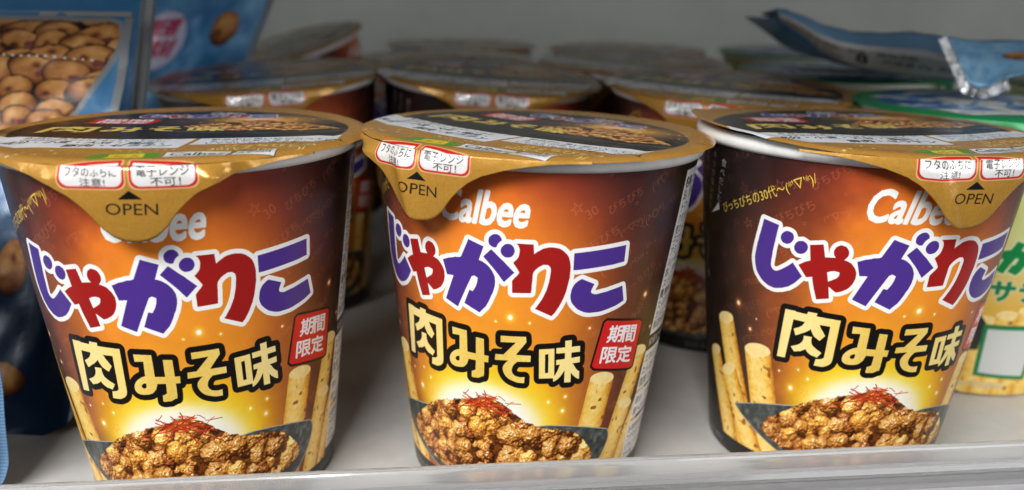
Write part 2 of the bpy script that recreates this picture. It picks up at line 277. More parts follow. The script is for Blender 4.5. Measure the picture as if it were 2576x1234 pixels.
def potato_stick(cv, x0, z0, x1, z1, wmm, seed, kx=1 / .553, base=None):
    """printed potato stick, top end at (x0,z0); width in mm"""
    a = cv.px((x0, z0)); b = cv.px((x1, z1)); d = b - a; Ln = np.hypot(*d); d = d / Ln; n = np.array([-d[1], d[0]])
    w = wmm * cv.sx / .533 / 2
    pts = [a + n * w, b + n * w * 1.08, b - n * w * 1.08, a - n * w]
    cap = [a + n * w * math.cos(t) - d * w * .42 * math.sin(t) for t in np.linspace(0, 2 * np.pi, 24, endpoint=False)]
    E = edges_of([np.array(pts), np.array(cap)])
    mw = raster(cv, E, 2)
    if mw is None: return
    _, (X0, X1, Y0, Y1), _ = mw
    X, Y = np.meshgrid(np.arange(X0, X1) + .5 - a[0], np.arange(Y0, Y1) + .5 - a[1])
    u = (X * n[0] + Y * n[1]) / w; v = X * d[0] + Y * d[1]
    nz = noise(Y1 - Y0, X1 - X0, 9, 3, seed)
    t = np.clip(.80 - .50 * np.abs(u + .15) ** 2.2 + (nz - .5) * .45, 0, 1)
    c = ramp(t, [(0, (158, 94, 22)), (.3, (212, 148, 48)), (.6, (238, 192, 86)), (1, (252, 226, 148))])
    sp = noise(Y1 - Y0, X1 - X0, 17, 2, seed + 9); k = np.clip((sp - .71) * 16, 0, 1)[..., None] * .8
    c = c * (1 - k) + srgb(132, 66, 26) * k
    e = ((X * n[0] + Y * n[1]) / w) ** 2 + (v / (w * .42)) ** 2 < 1
    c[e] = np.clip(ramp(np.clip(.9 + (nz - .5) * .4, 0, 1), [(0, (214, 160, 70)), (1, (250, 226, 156))])[e], 0, 1)
    m = shrink(mw[0], mw[2])[..., None]
    cv.a[Y0:Y1, X0:X1] = cv.a[Y0:Y1, X0:X1] * (1 - m) + c * m

def put_food(cv, P, img_fn, soft=2.0, wob=5.0, seed=3):
    """fill an outline with a food picture; the outline is roughened by noise"""
    E = edges_of([cv.px(p) for p in P]); mw = raster(cv, E, 8, 2)
    m = shrink(mw[0], 2); _, (x0, x1, y0, y1), _ = mw
    h, w = m.shape
    m = blur(m, 5); m = np.clip((m - .5 + (noise(h, w, 14, 3, seed) - .5) * .9) * 4 + .5, 0, 1)[..., None]
    cv.a[y0:y1, x0:x1] = cv.a[y0:y1, x0:x1] * (1 - m) + img_fn(h, w) * m

# ---- the printed wall of the brown cup: x = degrees round the cup, y = mm above the base
def cup_wall_art():
    cv = Canvas(2520, 880, 7, 11, -180, 0)
    T, Z = cv.grid()
    nz = noise(880, 2520, 90, 4, 11)
    d = np.abs(T + 15 + (nz - .5) * 16)
    d = d + np.clip(Z - 61, 0, 20) * .95
    base = ramp(d, [(0, (226, 132, 40)), (20, (222, 124, 40)), (31, (176, 88, 38)), (42, (130, 60, 36)), (54, (84, 43, 33)), (68, (48, 30, 25)), (82, (28, 19, 16)), (180, (24, 17, 15))])
    red = np.clip((Z - 50) / 30, 0, 1) * np.exp(-((d - 36) / 14) ** 2)
    base = base * (1 - .22 * red[..., None]) + srgb(150, 58, 36) * .22 * red[..., None]
    yl = np.exp(-((T + 16) / 40) ** 2 - ((Z - 38) / 24) ** 2)[..., None]
    base = base * (1 - .5 * yl) + srgb(232, 160, 44) * .5 * yl
    gx, gz = (T + 18.5) / 30, (Z - 21) / 14.5
    e = np.sqrt(gx ** 2 + gz ** 2)
    k = 1 / (1 + np.exp((e - 1.08) * 7)); base = base * (1 - k[..., None]) + srgb(238, 206, 30) * k[..., None]
    e2 = np.sqrt(((T + 19.5) / 26.5) ** 2 + ((Z - 20) / 11.6) ** 2)
    k = 1 / (1 + np.exp((e2 - .93) * 13)); base = base * (1 - k[..., None]) + srgb(246, 244, 236) * k[..., None]
    tk = np.clip((Z - 58) / 16, 0, 1)[..., None] * .75; base = base * (1 - tk) + base * np.array([.90, .74, .92]) * tk
    cv.a[:] = base * (1 + (nz[..., None] - .5) * .12)
    # faint tone-on-tone pattern of little signs
    words = ['30', "(*'▽'*)/", 'ぴっちぴち', '☆', '。', "*'・", '30', 'ぴちぴち', "＼(^O^)", '☆']
    g = random.Random(5)
    i = 0
    for row in range(11):
        for col in range(30):
            x = -128 + col * 7.4 + (row % 2) * 4 + g.uniform(-1.5, 1.5); z = 4 + row * 6.9 + col * .9 % 5 + g.uniform(-1, 1)
            a = abs(x + 15)
            if a < 24 or (x > 55): continue
            wv = words[(row * 3 + col * 7) % len(words)]
            text_line(cv, wv, (x, z), g.uniform(1.6, 2.6) if wv != '☆' else 2.8, srgb(216, 130, 92), ang=28 + g.uniform(-6, 6), alpha=.32 if a < 62 else .19, kx=1.75)
    for x, z, r in DATA['dots']:
        big = r > .9
        glow_dot(cv, x, z, r * .62, core=(255, 240, 205) if x > 20 or x < -60 else (255, 252, 240), halo=(236, 128, 40) if x > 20 or x < -60 else (255, 214, 70))
    order = [1, 3, 0, 2, 5, 4, 6, 7]
    for i in order:
        x0, z0, x1, z1, w = DATA['st'][i]
        w = {1: 5.2, 3: 4.8, 0: 6.2, 2: 5.4, 5: 5.6, 4: 6.0, 6: 7.0, 7: 5.8}[i]
        sl = (x1 - x0) / (z1 - z0); ze = -1.0
        potato_stick(cv, x0, z0, x0 + sl * (ze - z0), ze, w, 40 + i)
    # black bowl
    Bn = noise(880, 2520, 16, 4, 21)
    bowl = ramp(np.clip(Bn * 1.3 - .15, 0, 1), [(0, (42, 46, 46)), (.5, (68, 72, 70)), (1, (116, 120, 116))])
    pad = L['bowl']
    polys(cv, pad, srgb(166, 170, 166), grow=2.6)
    E = edges_of([cv.px(p) for p in pad]); paint(cv, raster(cv, E), bowl)
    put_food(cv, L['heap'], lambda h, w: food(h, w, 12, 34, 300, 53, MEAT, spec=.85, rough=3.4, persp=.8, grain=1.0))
    thr = random.Random(3)
    for k, t in enumerate(L['threads']):
        t = np.array(t) / 10 if np.abs(np.array(t)).max() > 100 else np.array(t)
        q = [t[0]]
        for a, b in zip(t[:-1], t[1:]):
            q += [a * .5 + b * .5 + np.array([thr.uniform(-.6, .6), thr.uniform(-.25, .25)]), b]
        strip(cv, q, 2.6, srgb(*[(176, 38, 16), (206, 60, 26), (150, 26, 14)][k % 3]))
    for k in range(26):
        x, z = -19 + max(-9, min(9, thr.gauss(0, 6.0))), 26.2 + thr.gauss(0, 1.0); an = thr.uniform(-.5, .5) + (0.0 if k % 2 else 2.6)
        ln = thr.uniform(1.5, 3.6); p = np.array([x, z]); q = [p]
        for j in range(4):
            p = p + np.array([math.cos(an) * ln / 4 * 1.8, math.sin(an) * ln / 4]); an += thr.uniform(-.4, .4); q.append(p)
        strip(cv, q, 1.7, srgb(*[(186, 44, 20), (214, 76, 34), (140, 24, 14)][k % 3]))
    # lettering
    idt = lambda p: p
    logo(cv, idt, 10.5)
    T2, Z2 = cv.grid()
    gt = noise(880, 2520, 5, 2, 3); gl = np.clip(.5 + .35 * np.sin(T2 * .09) + (gt - .5) * .25, 0, 1)
    goldfill = ramp(gl, [(0, (216, 178, 74)), (.5, (238, 208, 116)), (1, (246, 226, 160))])
    polys(cv, xform(L['gold'] + [L['goldring'][0], L['goldbox'][0]], idt), BLACK, grow=14)
    gold_letters(cv, idt, 0, BLACK, goldfill)
    polys(cv, L['limbox'], srgb(208, 34, 34), outline=(BLACK, 6))
    for ch, k in (('期', 'ki'), ('間', 'kan'), ('限', 'gen'), ('定', 'tei')):
        text_fit(cv, ch, *DATA['aff'][k], WHITE, bold=.02, grow=.6)
    o, r, t = (np.array(q) for q in DATA['aff']['calbee'])
    o = np.array([-34.2, 66.3]); r = np.array([-4.2, 66.3]); t = np.array([-31.8, 72.2])
    text_fit(cv, 'Calbee', o, r, t, WHITE, bold=.028, grow=.9)
    text_line(cv, "ぴっちぴちの30代～(*'▽'*)/", (-88.5, 61.6), 2.55, srgb(236, 206, 74), ang=24.5, kx=1.66, bold=.01, squeeze=.83)
    polys(cv, [[(-92.2, 63.3), (-92.0, 61.6), (-99.5, 59.6)]], srgb(226, 226, 226))
    for j, (s, x, z) in enumerate((('食べだしたら', -90.5, 71.6), ('キリがないから', -97.0, 72.6), ('食感がたのしい', -103.5, 73.0))):
        for i, ch in enumerate(s):
            text_line(cv, ch, (x - i * .9, z - i * 1.95), 1.9, srgb(206, 206, 200), ang=-8, kx=1.7)
    ring = [(-113 + 8.5 * math.cos(a), 51 + 6.5 * math.sin(a)) for a in np.linspace(0, 2 * np.pi, 41)]
    strip(cv, ring, 2.4, srgb(200, 200, 196)); text_line(cv, '95', (-107, 43.0), 2.3, srgb(190, 190, 186), kx=1.7)
    # ingredients panel
    polys(cv, [[(59.4, 74.3), (104, 74.3), (104, 38.2), (55.2, 38.2)]], srgb(232, 232, 230), outline=(srgb(10, 9, 8), 2))
    rows = ['名称 スナック菓子', '油、粉末みそ、砂糖、粉末', 'トマト、にんにくパウダー', 'クを含む、香辛料、ねぎ', '麦たん白加水分解物、食', '子エキス、酵母エキス末', 'アミノ酸、調味料、香料', 'ル(一部に小麦・大豆を', '剤、甘味料(ステビア)', 'スパイス抽出物、鶏肉', '限 枠外下部に記載', 'たる所を避けて保存し', 'カルビー株式会社', '製造所固有記号は枠外']
    for i, s in enumerate(rows):
        z = 70.9 - i * 2.42; x = 60.6 - (74.3 - z) * .118
        text_line(cv, s, (x, z), 2.35, srgb(18, 17, 16), kx=1.75, bold=.035 if i in (0, 10) else .006, squeeze=.86)
    polys(cv, [[(55, 37.8), (104, 37.8), (104, 34.9), (54.8, 34.9)]], srgb(16, 14, 13))
    text_line(cv, '栄養成分表示 1個当り', (55.8, 35.4), 2.4, srgb(232, 232, 230), kx=1.75, squeeze=.86)
    polys(cv, [[(54.6, 34.4), (104, 34.4), (104, 24.6), (53.4, 24.6)]], srgb(232, 232, 230), outline=(srgb(10, 9, 8), 1))
    for i, s in enumerate(('エネルギー 260kcal', 'たんぱく質 3.8g', '脂質 12.6g 炭水')):
        text_line(cv, s, (55.4 - i * .4, 31.4 - i * 2.9), 2.4, srgb(18, 17, 16), kx=1.75, squeeze=.86)
    polys(cv, [[(53.2, 23.9), (104, 23.9), (104, 17.6), (52.4, 17.6)]], srgb(232, 232, 230))
    for i, s in enumerate(('幸せ、お届け', '様へのお願い')):
        text_line(cv, s, (54.2 - i * .3, 21.0 - i * 2.8), 2.3, srgb(18, 17, 16), kx=1.75, squeeze=.86)
    polys(cv, [[(52.0, 16.6), (104, 16.6), (104, 6.5), (50.8, 6.5)]], srgb(226, 226, 224))
    for i in range(4): text_line(cv, ('お客様相談室', 'フタをはがし', 'くわしくは', 'プラ 紙')[i], (53 - i * .3, 13.8 - i * 2.3), 2.0, srgb(18, 17, 16), kx=1.75, squeeze=.86)
    # dark foot band
    polys(cv, [[(-180, 0), (180, 0), (180, 4.6), (-180, 4.6)]], srgb(17, 14, 13))
    for k in range(7): text_line(cv, 'best drive into', (-172 + k * 52, 1.6), 2.6, srgb(120, 116, 110), kx=1.9)
    # the same front again on the far side
    a = cv.a
    n = int(118 * 7); src = a[:, int((180 - 66) * 7):int((180 - 66) * 7) + n].copy()
    s0 = int((180 + 180 - 66) * 7)
    idx = (np.arange(n) + s0) % 2520
    a[:, idx] = src
    return cv

# ---- the round foil lid (mm, tab towards -y) and its pull tab (degrees x mm below the bend)
GOLD = (170, 124, 54)
def foil_gold(h, w, seed, c=GOLD):
    n = noise(h, w, 3, 2, seed); return srgb(*c) * (1 + (n[..., None] - .5) * .12)

def lid_art(theme='brown'):
    cv = Canvas(960, 960, 12, 12, -40, -38.0 if theme == 'brown' else -40)
    X, Y = cv.grid()
    if theme == 'green':
        cv.a[:] = foil_gold(960, 960, 2, (16, 128, 74))
        e = np.hypot(X / 33, (Y - 1) / 31)
        n = noise(960, 960, 60, 4, 8); n2 = noise(960, 960, 30, 3, 9)
        art = ramp(n, [(0, (18, 58, 120)), (.42, (30, 92, 168)), (.52, (92, 150, 206)), (.6, (190, 206, 220)), (.72, (232, 226, 190)), (1, (190, 150, 90))])
        m = (1 / (1 + np.exp((e - 1) * 60)))[..., None]; cv.a[:] = cv.a * (1 - m) + art * m
        polys(cv, [[(-24, -20), (22, -23), (24, -30), (-20, -28)]], srgb(226, 228, 226))
        text_fit(cv, 'サラダ', (-14, -6), (12, -7), (-14, 4), srgb(240, 240, 236), bold=.02, grow=3, outline=(srgb(20, 120, 70), 8))
        text_line(cv, '開封後はお早めにお召し上がりください', (-21, -25.5), 2.3, srgb(40, 44, 40))
        text_line(cv, 'Calbee', (8, 14), 5, srgb(240, 240, 240), bold=.03)
        return cv
    cv.a[:] = foil_gold(960, 960, 2)
    e = np.hypot(X / 34.5, (Y - 2) / 28)
    n = noise(960, 960, 50, 3, 4)
    art = np.broadcast_to(srgb(30, 25, 20), cv.a.shape) * (1 + (n[..., None] - .5) * .5)
    g = np.exp(-((X - 15) / 13) ** 2 - ((Y - 15) / 7.5) ** 2)[..., None]; art = art * (1 - g) + srgb(232, 158, 48) * g
    g = np.exp(-((X - 13) / 6) ** 2 - ((Y - 14) / 3.5) ** 2)[..., None] * .9; art = art * (1 - g) + srgb(255, 240, 170) * g
    arc = -12.3 + X ** 2 / 190
    m = ((1 / (1 + np.exp(np.clip((e - 1) * 420, -50, 50)))) * (1 / (1 + np.exp(-(Y - arc) * 8))))[..., None]
    cv.a[:] = cv.a * (1 - m) + art * m
    # pale plate edge and the meat heap
    th = np.linspace(0, 2 * np.pi, 60, endpoint=False)
    strip(cv, [(14 + 21 * math.cos(a), 3.5 + 8 * math.sin(a)) for a in np.linspace(np.pi, 2 * np.pi, 30)], 3, srgb(128, 130, 126))
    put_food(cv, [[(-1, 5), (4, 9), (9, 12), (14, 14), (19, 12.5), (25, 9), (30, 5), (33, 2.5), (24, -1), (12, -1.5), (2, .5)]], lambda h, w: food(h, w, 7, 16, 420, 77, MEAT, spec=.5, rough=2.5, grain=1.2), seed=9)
    gr = random.Random(8)
    for k in range(40):
        x, y = 13 + gr.gauss(0, 3), 12.5 + gr.gauss(0, 1.0); an = gr.uniform(-.6, .6)
        strip(cv, [(x, y), (x + 2.5 * math.cos(an), y + 2.5 * math.sin(an))], 2.2, srgb(196, 52, 24))
    for k in range(26): glow_dot(cv, gr.uniform(-4, 31), gr.uniform(9, 19), gr.uniform(.12, .32))
    lo = lambda p: np.stack([-10.5 + (p[:, 0] + 58) * (27.5 / 92), 17.0 + (p[:, 1] - 44) * (8.8 / 24) - (p[:, 0] + 58) * .005], -1)
    logo(cv, lo, 6, srgb(214, 214, 226))
    text_fit(cv, 'Calbee', (0, 25.6), (8, 25.2), (.7, 27.8), srgb(230, 230, 230), bold=.03, grow=.5)
    gx = lambda p: np.stack([-28 + (p[:, 0] + 57) * (36 / 74), -6.2 + (p[:, 1] - 27) * (11 / 18) + np.clip(-8 - p[:, 0], 0, 60) * -.02 + 1.2], -1)
    gold_letters(cv, gx, 0, srgb(26, 22, 18), srgb(222, 196, 96))
    polys(cv, [[(-22.5, 17.0), (-8, 15.6), (-9.0, 8.6), (-23, 9.8)]], srgb(196, 34, 38))
    text_fit(cv, '期間', (-21, 13.2), (-10, 12.4), (-21, 16.3), WHITE, bold=.02, grow=.5)
    text_fit(cv, '限定', (-21, 10.1), (-10, 9.4), (-21, 12.9), WHITE, bold=.02, grow=.5)
    # white allergy strip in two pieces
    up_ = lambda x: -12.4 + x * x / 200; dn = lambda x: -23.8 + x * x / 160
    xs = np.linspace(-37.5, 5.8, 24); polys(cv, [[(x, up_(x)) for x in xs] + [(x, dn(x) if x > -32 else dn(-32)) for x in xs[::-1] - .8]], srgb(222, 226, 232))
    xs = np.linspace(6.8, 34.0, 20); polys(cv, [[(x, up_(x)) for x in xs] + [(x, up_(x) - 8.2 + x * .07) for x in xs[::-1] - .6]], srgb(222, 226, 232))
    blk = srgb(24, 24, 26)
    text_line(cv, '本品に含まれているアレルゲン', (-28, -11.0), 2.3, blk, ang=-5)
    text_line(cv, '（特定原材料及びそれに準ずるものを表示）', (-28.5, -13.0), 1.5, blk, ang=-5)
    text_line(cv, '乳成分・小麦・大豆・鶏肉・', (-33, -15.2), 2.7, blk, ang=-6, bold=.03)
    text_line(cv, '豚肉・ゼラチン', (-17, -20.9), 2.9, blk, ang=-2, bold=.035)
    text_line(cv, '製品中に黒い粒が入ってい', (9, -14.4), 2.0, blk, ang=6)
    text_line(cv, 'ることがありますが、これは', (9, -16.6), 2.0, blk, ang=6)
    text_line(cv, 'じゃがいもの皮です。', (8.5, -18.8), 2.0, blk, ang=6)
    py = srgb(232, 206, 120)
    text_line(cv, 'ぴっちぴちの', (13, -22.6), 2.9, py, ang=8); text_line(cv, "30代～(*'▽'*)/", (11, -26.2), 2.9, py, ang=8)
    for k in range(26):
        x, y = gr.choice([(gr.uniform(-28, -10), gr.uniform(-29, -24)), (gr.uniform(6, 30), gr.uniform(-24, -19)), (gr.uniform(-6, 6), gr.uniform(-28.4, -25))])
        if np.hypot(x, y) < 37: polys(cv, [[(x, y + .5), (x + .15, y + .15), (x + .6, y), (x + .15, y - .15), (x, y - .5), (x - .15, y - .15), (x - .6, y), (x - .15, y + .15)]], py)
    polys(cv, [[(-8.5, -29.2), (3.5, -28.6), (3.8, -33.8), (-8.0, -34.4)]], srgb(92, 146, 38))
    polys(cv, [[(-5.2, -29.6), (.9, -29.3), (1.2, -33.3), (-5.0, -33.6)]], srgb(226, 206, 40))
    text_fit(cv, '折る', (-4.2, -33), (.4, -32.7), (-4.2, -30), srgb(196, 90, 30), bold=.01)
    polys(cv, [[(4.4, -28.4), (15.6, -26.6), (15.4, -31.4), (4.4, -33)]], srgb(222, 222, 222), outline=(srgb(30, 26, 22), 2))
    text_fit(cv, 'Calbee', (5.2, -30.6), (14.8, -29.2), (5.4, -28.8), blk, bold=.02)
    text_fit(cv, 'カルビー株式会社', (5.2, -32.4), (14.6, -31), (5.2, -31), blk)
    polys(cv, [[(16.4, -26.4), (23.5, -24), (23.5, -29), (16.2, -31)]], srgb(222, 222, 222), outline=(srgb(30, 26, 22), 2))
    text_fit(cv, '詳細', (17, -29.6), (22.6, -28), (17, -27), blk)
    for x0, x1 in ((-11.6, -1.0), (.4, 10.6)):   # red heads of the two tab boxes reach up over the bend
        polys(cv, [[(x0, -35.6), (x1, -35.6), (x1, -38.2), (x0, -38.2)]], srgb(196, 40, 34), outline=(srgb(232, 190, 130), 3))
        polys(cv, [[(x0 + .5, -36.5), (x1 - .5, -36.5), (x1 - .5, -38.2), (x0 + .5, -38.2)]], srgb(236, 232, 228))
    return cv

def tab_art(theme='brown'):
    cv = Canvas(990, 216, 9, 12, -55, -17)     # x degrees, y = minus mm below the bend
    k = 1 / .66
    if theme == 'green':
        cv.a[:] = foil_gold(216, 990, 6, (16, 128, 74)); return cv
    cv.a[:] = foil_gold(216, 990, 6, (184, 136, 56))
    for x0, x1 in ((-17.2, -1.2), (.8, 16.2)):
        r = 1.4
        def box(g):
            a0, a1, b = x0 - g * k, x1 + g * k, -3.6 - g
            return [(a0, 1), (a0, b + r)] + [(a0 + r * k * (1 - math.cos(t)), b + r * (1 - math.sin(t))) for t in np.linspace(0, 1.57, 6)] + \
                   [(a1 - r * k * (1 - math.sin(t)), b + r * (1 - math.cos(t))) for t in np.linspace(0, 1.57, 6)] + [(a1, b + r), (a1, 1)]
        polys(cv, [box(.45)], srgb(236, 196, 140)); polys(cv, [box(.25)], srgb(206, 50, 44)); polys(cv, [box(-.12)], srgb(238, 236, 234))
    ink = srgb(26, 24, 22)
    text_fit(cv, 'フタのふちに', (-15.8, -1.75), (-2.6, -1.75), (-15.8, -.05), ink, bold=.008); text_fit(cv, '注意!', (-12.0, -3.45), (-5.6, -3.45), (-12.0, -2.0), ink, bold=.008)
    text_fit(cv, '電子レンジ', (2.2, -1.75), (14.8, -1.75), (2.2, -.0), ink, bold=.008); text_fit(cv, '不可！', (5.4, -3.45), (12.6, -3.45), (5.4, -2.0), ink, bold=.008)
    polys(cv, [[(0, -4.15), (-3.0, -5.75), (3.0, -5.75)]], ink)
    text_fit(cv, 'OPEN', (-6.4, -8.5), (6.4, -8.7), (-6.2, -6.4), srgb(40, 34, 24), bold=.0)
    return cv

def salad_art():
    cv = Canvas(1440, 560, 4, 7, -180, 0)
    T, Z = cv.grid(); n = noise(560, 1440, 60, 4, 5)
    cv.a[:] = ramp(Z / 80 + (n - .5) * .12, [(0, (206, 196, 84)), (.15, (216, 204, 110)), (.3, (226, 176, 60)), (.42, (232, 196, 110)), (.6, (226, 226, 150)), (1, (196, 206, 110))])
    for k in range(30):
        x = -178 + k * 12; potato_stick(cv, x, 6.0 + (k % 3), x + .5, -2, 7.2, 90 + k)
    for k in range(14):
        x = -100 + k * 10.5; potato_stick(cv, x, 25 + 2.0 * math.sin(k * 2.1), x + .3, 4, 6.4, 60 + k)
    logo(cv, lambda p: np.stack([-33 + (p[:, 0] + 58) * .68, 35 + (p[:, 1] - 44) * .62], -1), 3, srgb(236, 232, 190), srgb(20, 140, 72), srgb(212, 60, 36))
    text_fit(cv, 'サラダ', (-16.5, 29.3), (20, 29.3), (-16.5, 35.2), srgb(20, 130, 74), bold=.03, grow=1.5, outline=(srgb(236, 236, 216), 4))
    polys(cv, [[(-25, 21), (-19, 25), (-15, 22), (-17, 14), (-24, 13.5)]], srgb(44, 46, 40))
    polys(cv, [[(-16.2, 22), (13, 22), (13, 5), (-16.8, 6)]], srgb(20, 122, 72))
    polys(cv, [[(-14, 20.6), (11, 20.6), (11, 6.2), (-14.4, 7)]], srgb(206, 208, 204))
    for k in range(4): text_line(cv, 'Jagarico Original', (-38 + k * 70, 2.4), 3.1, srgb(190, 186, 170), kx=1.9, bold=.02)
    return cv

COOKIE = [(0, (22, 8, 6)), (.2, (74, 34, 14)), (.42, (140, 84, 38)), (.66, (192, 136, 76)), (.86, (226, 184, 124)), (1, (250, 226, 186))]
def biscuit_rows(cv, P, x0, x1, ytop, ybot, seed, rx=6.2, ry=3.9):
    """a printed heap of small round biscuits, drawn back to front inside the outline P"""
    g = random.Random(seed); keep = cv.a.copy()
    polys(cv, P, srgb(30, 14, 10))
    y = ytop; k = 0
    while y > ybot:
        x = x0 + g.uniform(0, 8)
        while x < x1:
            a, b = rx * g.uniform(.75, 1.25), ry * g.uniform(.8, 1.2); cy = y + g.uniform(-1.6, 1.6); an = g.uniform(-.5, .5); k += 1
            el = [(x + a * math.cos(t) * math.cos(an) - b * math.sin(t) * math.sin(an), cy + a * math.cos(t) * math.sin(an) + b * math.sin(t) * math.cos(an)) for t in np.linspace(0, 6.28, 26)]
            polys(cv, [el], srgb(24, 10, 8), alpha=.75, grow=3)
            put_food(cv, [el], lambda h, w, k=k: cookies(h, w, 1, 1, 1, seed * 100 + k), seed=k)
            if g.random() < .45:
                c2 = [(x + a * .3 + 1.8 * math.cos(t) * g.uniform(.7, 1.2), cy - b * .3 + 1.1 * math.sin(t) * g.uniform(.7, 1.2)) for t in np.linspace(0, 6.28, 14)]
                polys(cv, [c2], srgb(96, 36, 52), alpha=.75)
            x += rx * g.uniform(1.25, 1.75)
        y -= ry * 1.25
    E = edges_of([cv.px(p) for p in P]); mw = raster(cv, E)
    m = np.zeros((cv.H, cv.W, 1)); X0, X1, Y0, Y1 = mw[1]; m[Y0:Y1, X0:X1, 0] = shrink(mw[0], mw[2])
    cv.a[:] = keep * (1 - m) + cv.a * m

def cookies(h, w, r0, r1, n, seed):
    if n == 1:   # a single round biscuit seen close up
        X, Y = np.meshgrid(np.linspace(-1.05, 1.05, w), np.linspace(-1.05, 1.05, h)); d = np.clip(X * X + Y * Y, 0, 1)
        t = .62 - .58 * d ** 2 + (noise(h, w, 24, 4, seed) - .5) * .42 + Y * .20 - .4 * np.exp(-((X - .3 * math.sin(seed)) ** 2 + (Y - .3 * math.cos(seed * 2)) ** 2) / .03)
        return ramp(np.clip(t, 0, 1), COOKIE)
    c = food(h, w, r0, r1, n, seed, COOKIE, light=(-.2, .55, .8), spec=.25, rough=2.6, persp=.35, grain=1.0)
    k = np.clip((noise(h, w, r0 * .9, 2, seed + 8) - .68) * 12, 0, 1)[..., None] * .8
    return c * (1 - k) + srgb(74, 22, 34) * k

# ------------------------------------------------------------------ materials
def mat(name, color=(.8, .8, .8), rough=.5, metal=0.0, image=None, spec=.5, bump=None, trans=0.0, coat=0.0, wear=None):
    m = bpy.data.materials.new(name); m.use_nodes = True; nt = m.node_tree; b = nt.nodes['Principled BSDF']
    b.inputs['Base Color'].default_value = (*color, 1); b.inputs['Roughness'].default_value = rough
    b.inputs['Metallic'].default_value = metal; b.inputs['Specular IOR Level'].default_value = spec
    b.inputs['Transmission Weight'].default_value = trans; b.inputs['Coat Weight'].default_value = coat
    if image:
        t = nt.nodes.new('ShaderNodeTexImage'); t.image = image; t.interpolation = 'Linear'; t.extension = 'EXTEND'
        nt.links.new(t.outputs['Color'], b.inputs['Base Color'])
    if bump:
        tc = nt.nodes.new('ShaderNodeTexCoord'); n = nt.nodes.new('ShaderNodeTexNoise'); n.inputs['Scale'].default_value = bump[0]
        n.inputs['Detail'].default_value = 4
        bp = nt.nodes.new('ShaderNodeBump'); bp.inputs['Strength'].default_value = bump[1]; bp.inputs['Distance'].default_value = bump[2]
        nt.links.new(tc.outputs['Object'], n.inputs['Vector']); nt.links.new(n.outputs['Fac'], bp.inputs['Height'])
        nt.links.new(bp.outputs['Normal'], b.inputs['Normal'])
        if wear:
            r = nt.nodes.new('ShaderNodeMapRange'); r.inputs['To Min'].default_value = wear[0]; r.inputs['To Max'].default_value = wear[1]
            nt.links.new(n.outputs['Fac'], r.inputs['Value']); nt.links.new(r.outputs['Result'], b.inputs['Roughness'])
    return m

wall_img = to_image('cup_wall_print', cup_wall_art())
lid_img = to_image('lid_print', lid_art())
tab_img = to_image('tab_print', tab_art())
salad_img = to_image('salad_wall_print', salad_art())
glid_img = to_image('salad_lid_print', lid_art('green'))
gtab_img = to_image('salad_tab_print', tab_art('green'))

M_wall = mat('printed_paper', image=wall_img, rough=.33, spec=.48, bump=(900, .12, .0002))
M_salad = mat('salad_paper', image=salad_img, rough=.38, spec=.45, bump=(900, .12, .0002))
M_lid = mat('printed_foil', image=lid_img, rough=.3, metal=.22, spec=.6, bump=(110, .55, .0009), wear=(.13, .36))
M_tab = mat('tab_foil', image=tab_img, rough=.3, metal=.3, spec=.6, bump=(90, .55, .0011), wear=(.14, .34))
M_glid = mat('green_foil', image=glid_img, rough=.34, metal=.12, bump=(140, .3, .0005))
M_gtab = mat('green_tab_foil', image=gtab_img, rough=.34, metal=.2, bump=(140, .3, .0005))
M_rim = mat('rolled_paper_rim', (.74, .74, .72), .42, bump=(260, .35, .0005))
M_base = mat('cup_board', (.5, .46, .40), .7)
M_under = mat('foil_underside', (.72, .72, .72), .38, metal=.5, bump=(200, .4, .0006))

def obj(name, me, m=None, parent=None):
    o = bpy.data.objects.new(name, me); C.objects.link(o)
    if m: me.materials.append(m)
    if parent: o.parent = parent
    return o

def mesh(name, verts, faces, uvs=None, smooth=True):
    me = bpy.data.meshes.new(name); me.from_pydata([tuple(c * MM for c in v) for v in verts], [], faces)
    if uvs is not None:
        u = me.uv_layers.new(name='print')
        for l in me.loops: u.data[l.index].uv = uvs[l.vertex_index]
    if smooth: me.polygons.foreach_set('use_smooth', [True] * len(me.polygons))
    me.update(); return me

def thing(name, label, cat, loc=(0, 0, 0), rot=(0, 0, 0), group=None, kind=None):
    o = bpy.data.objects.new(name, None); C.objects.link(o); o.empty_display_size = .02
    o.location = [c * MM for c in loc]; o.rotation_euler = [math.radians(a) for a in rot]
    tag(o, label, cat, group, kind); return o

def tag(o, label=None, cat=None, group=None, kind=None):
    if label: o['label'] = label
    if cat: o['category'] = cat
    if group: o['group'] = group
    if kind: o['kind'] = kind

H, RT, RB = 79.11, 36.34, 27.07
def lathe(name, prof, n=96, uvf=None):
    """prof: (r, z) bottom-up; with uvf the seam is doubled so the print wraps cleanly"""
    vs, fs, uv = [], [], []
    for r, z in prof:
        for i in range(n + 1):
            a = -180 + 360 * i / n; t = math.radians(a)
            vs.append((r * math.sin(t), -r * math.cos(t), z)); uv.append(uvf(a, z) if uvf else (0, 0))
    for j in range(len(prof) - 1):
        for i in range(n):
            k = j * (n + 1) + i; fs.append((k, k + 1, k + n + 2, k + n + 1))
    return mesh(name, vs, fs, uv)

def wall_mesh(name, zmax):
    zs = [0.3] + [H * k / 24 for k in range(1, 24)] + [H - .6]
    prof = [(RB - .5, 0.0), (RB - .05, 0.05)] + [(RB + (RT - RB) * z / H, z) for z in zs]
    return lathe(name, prof, 144, lambda a, z: ((a + 180) / 360, min(max(z / 80, .002), .995)))

def rim_mesh():
    p = [(RT - .15, H - 3.4)]
    for a in np.linspace(-70, 90, 10):
        t = math.radians(a); p.append((RT - .35 + 1.15 * math.cos(t), H - 1.75 + 1.55 * math.sin(t) - .05))
    p.append((RT - 1.6, H - .25))
    g = random.Random(2)
    me = lathe('rim', p, 120)
    return me

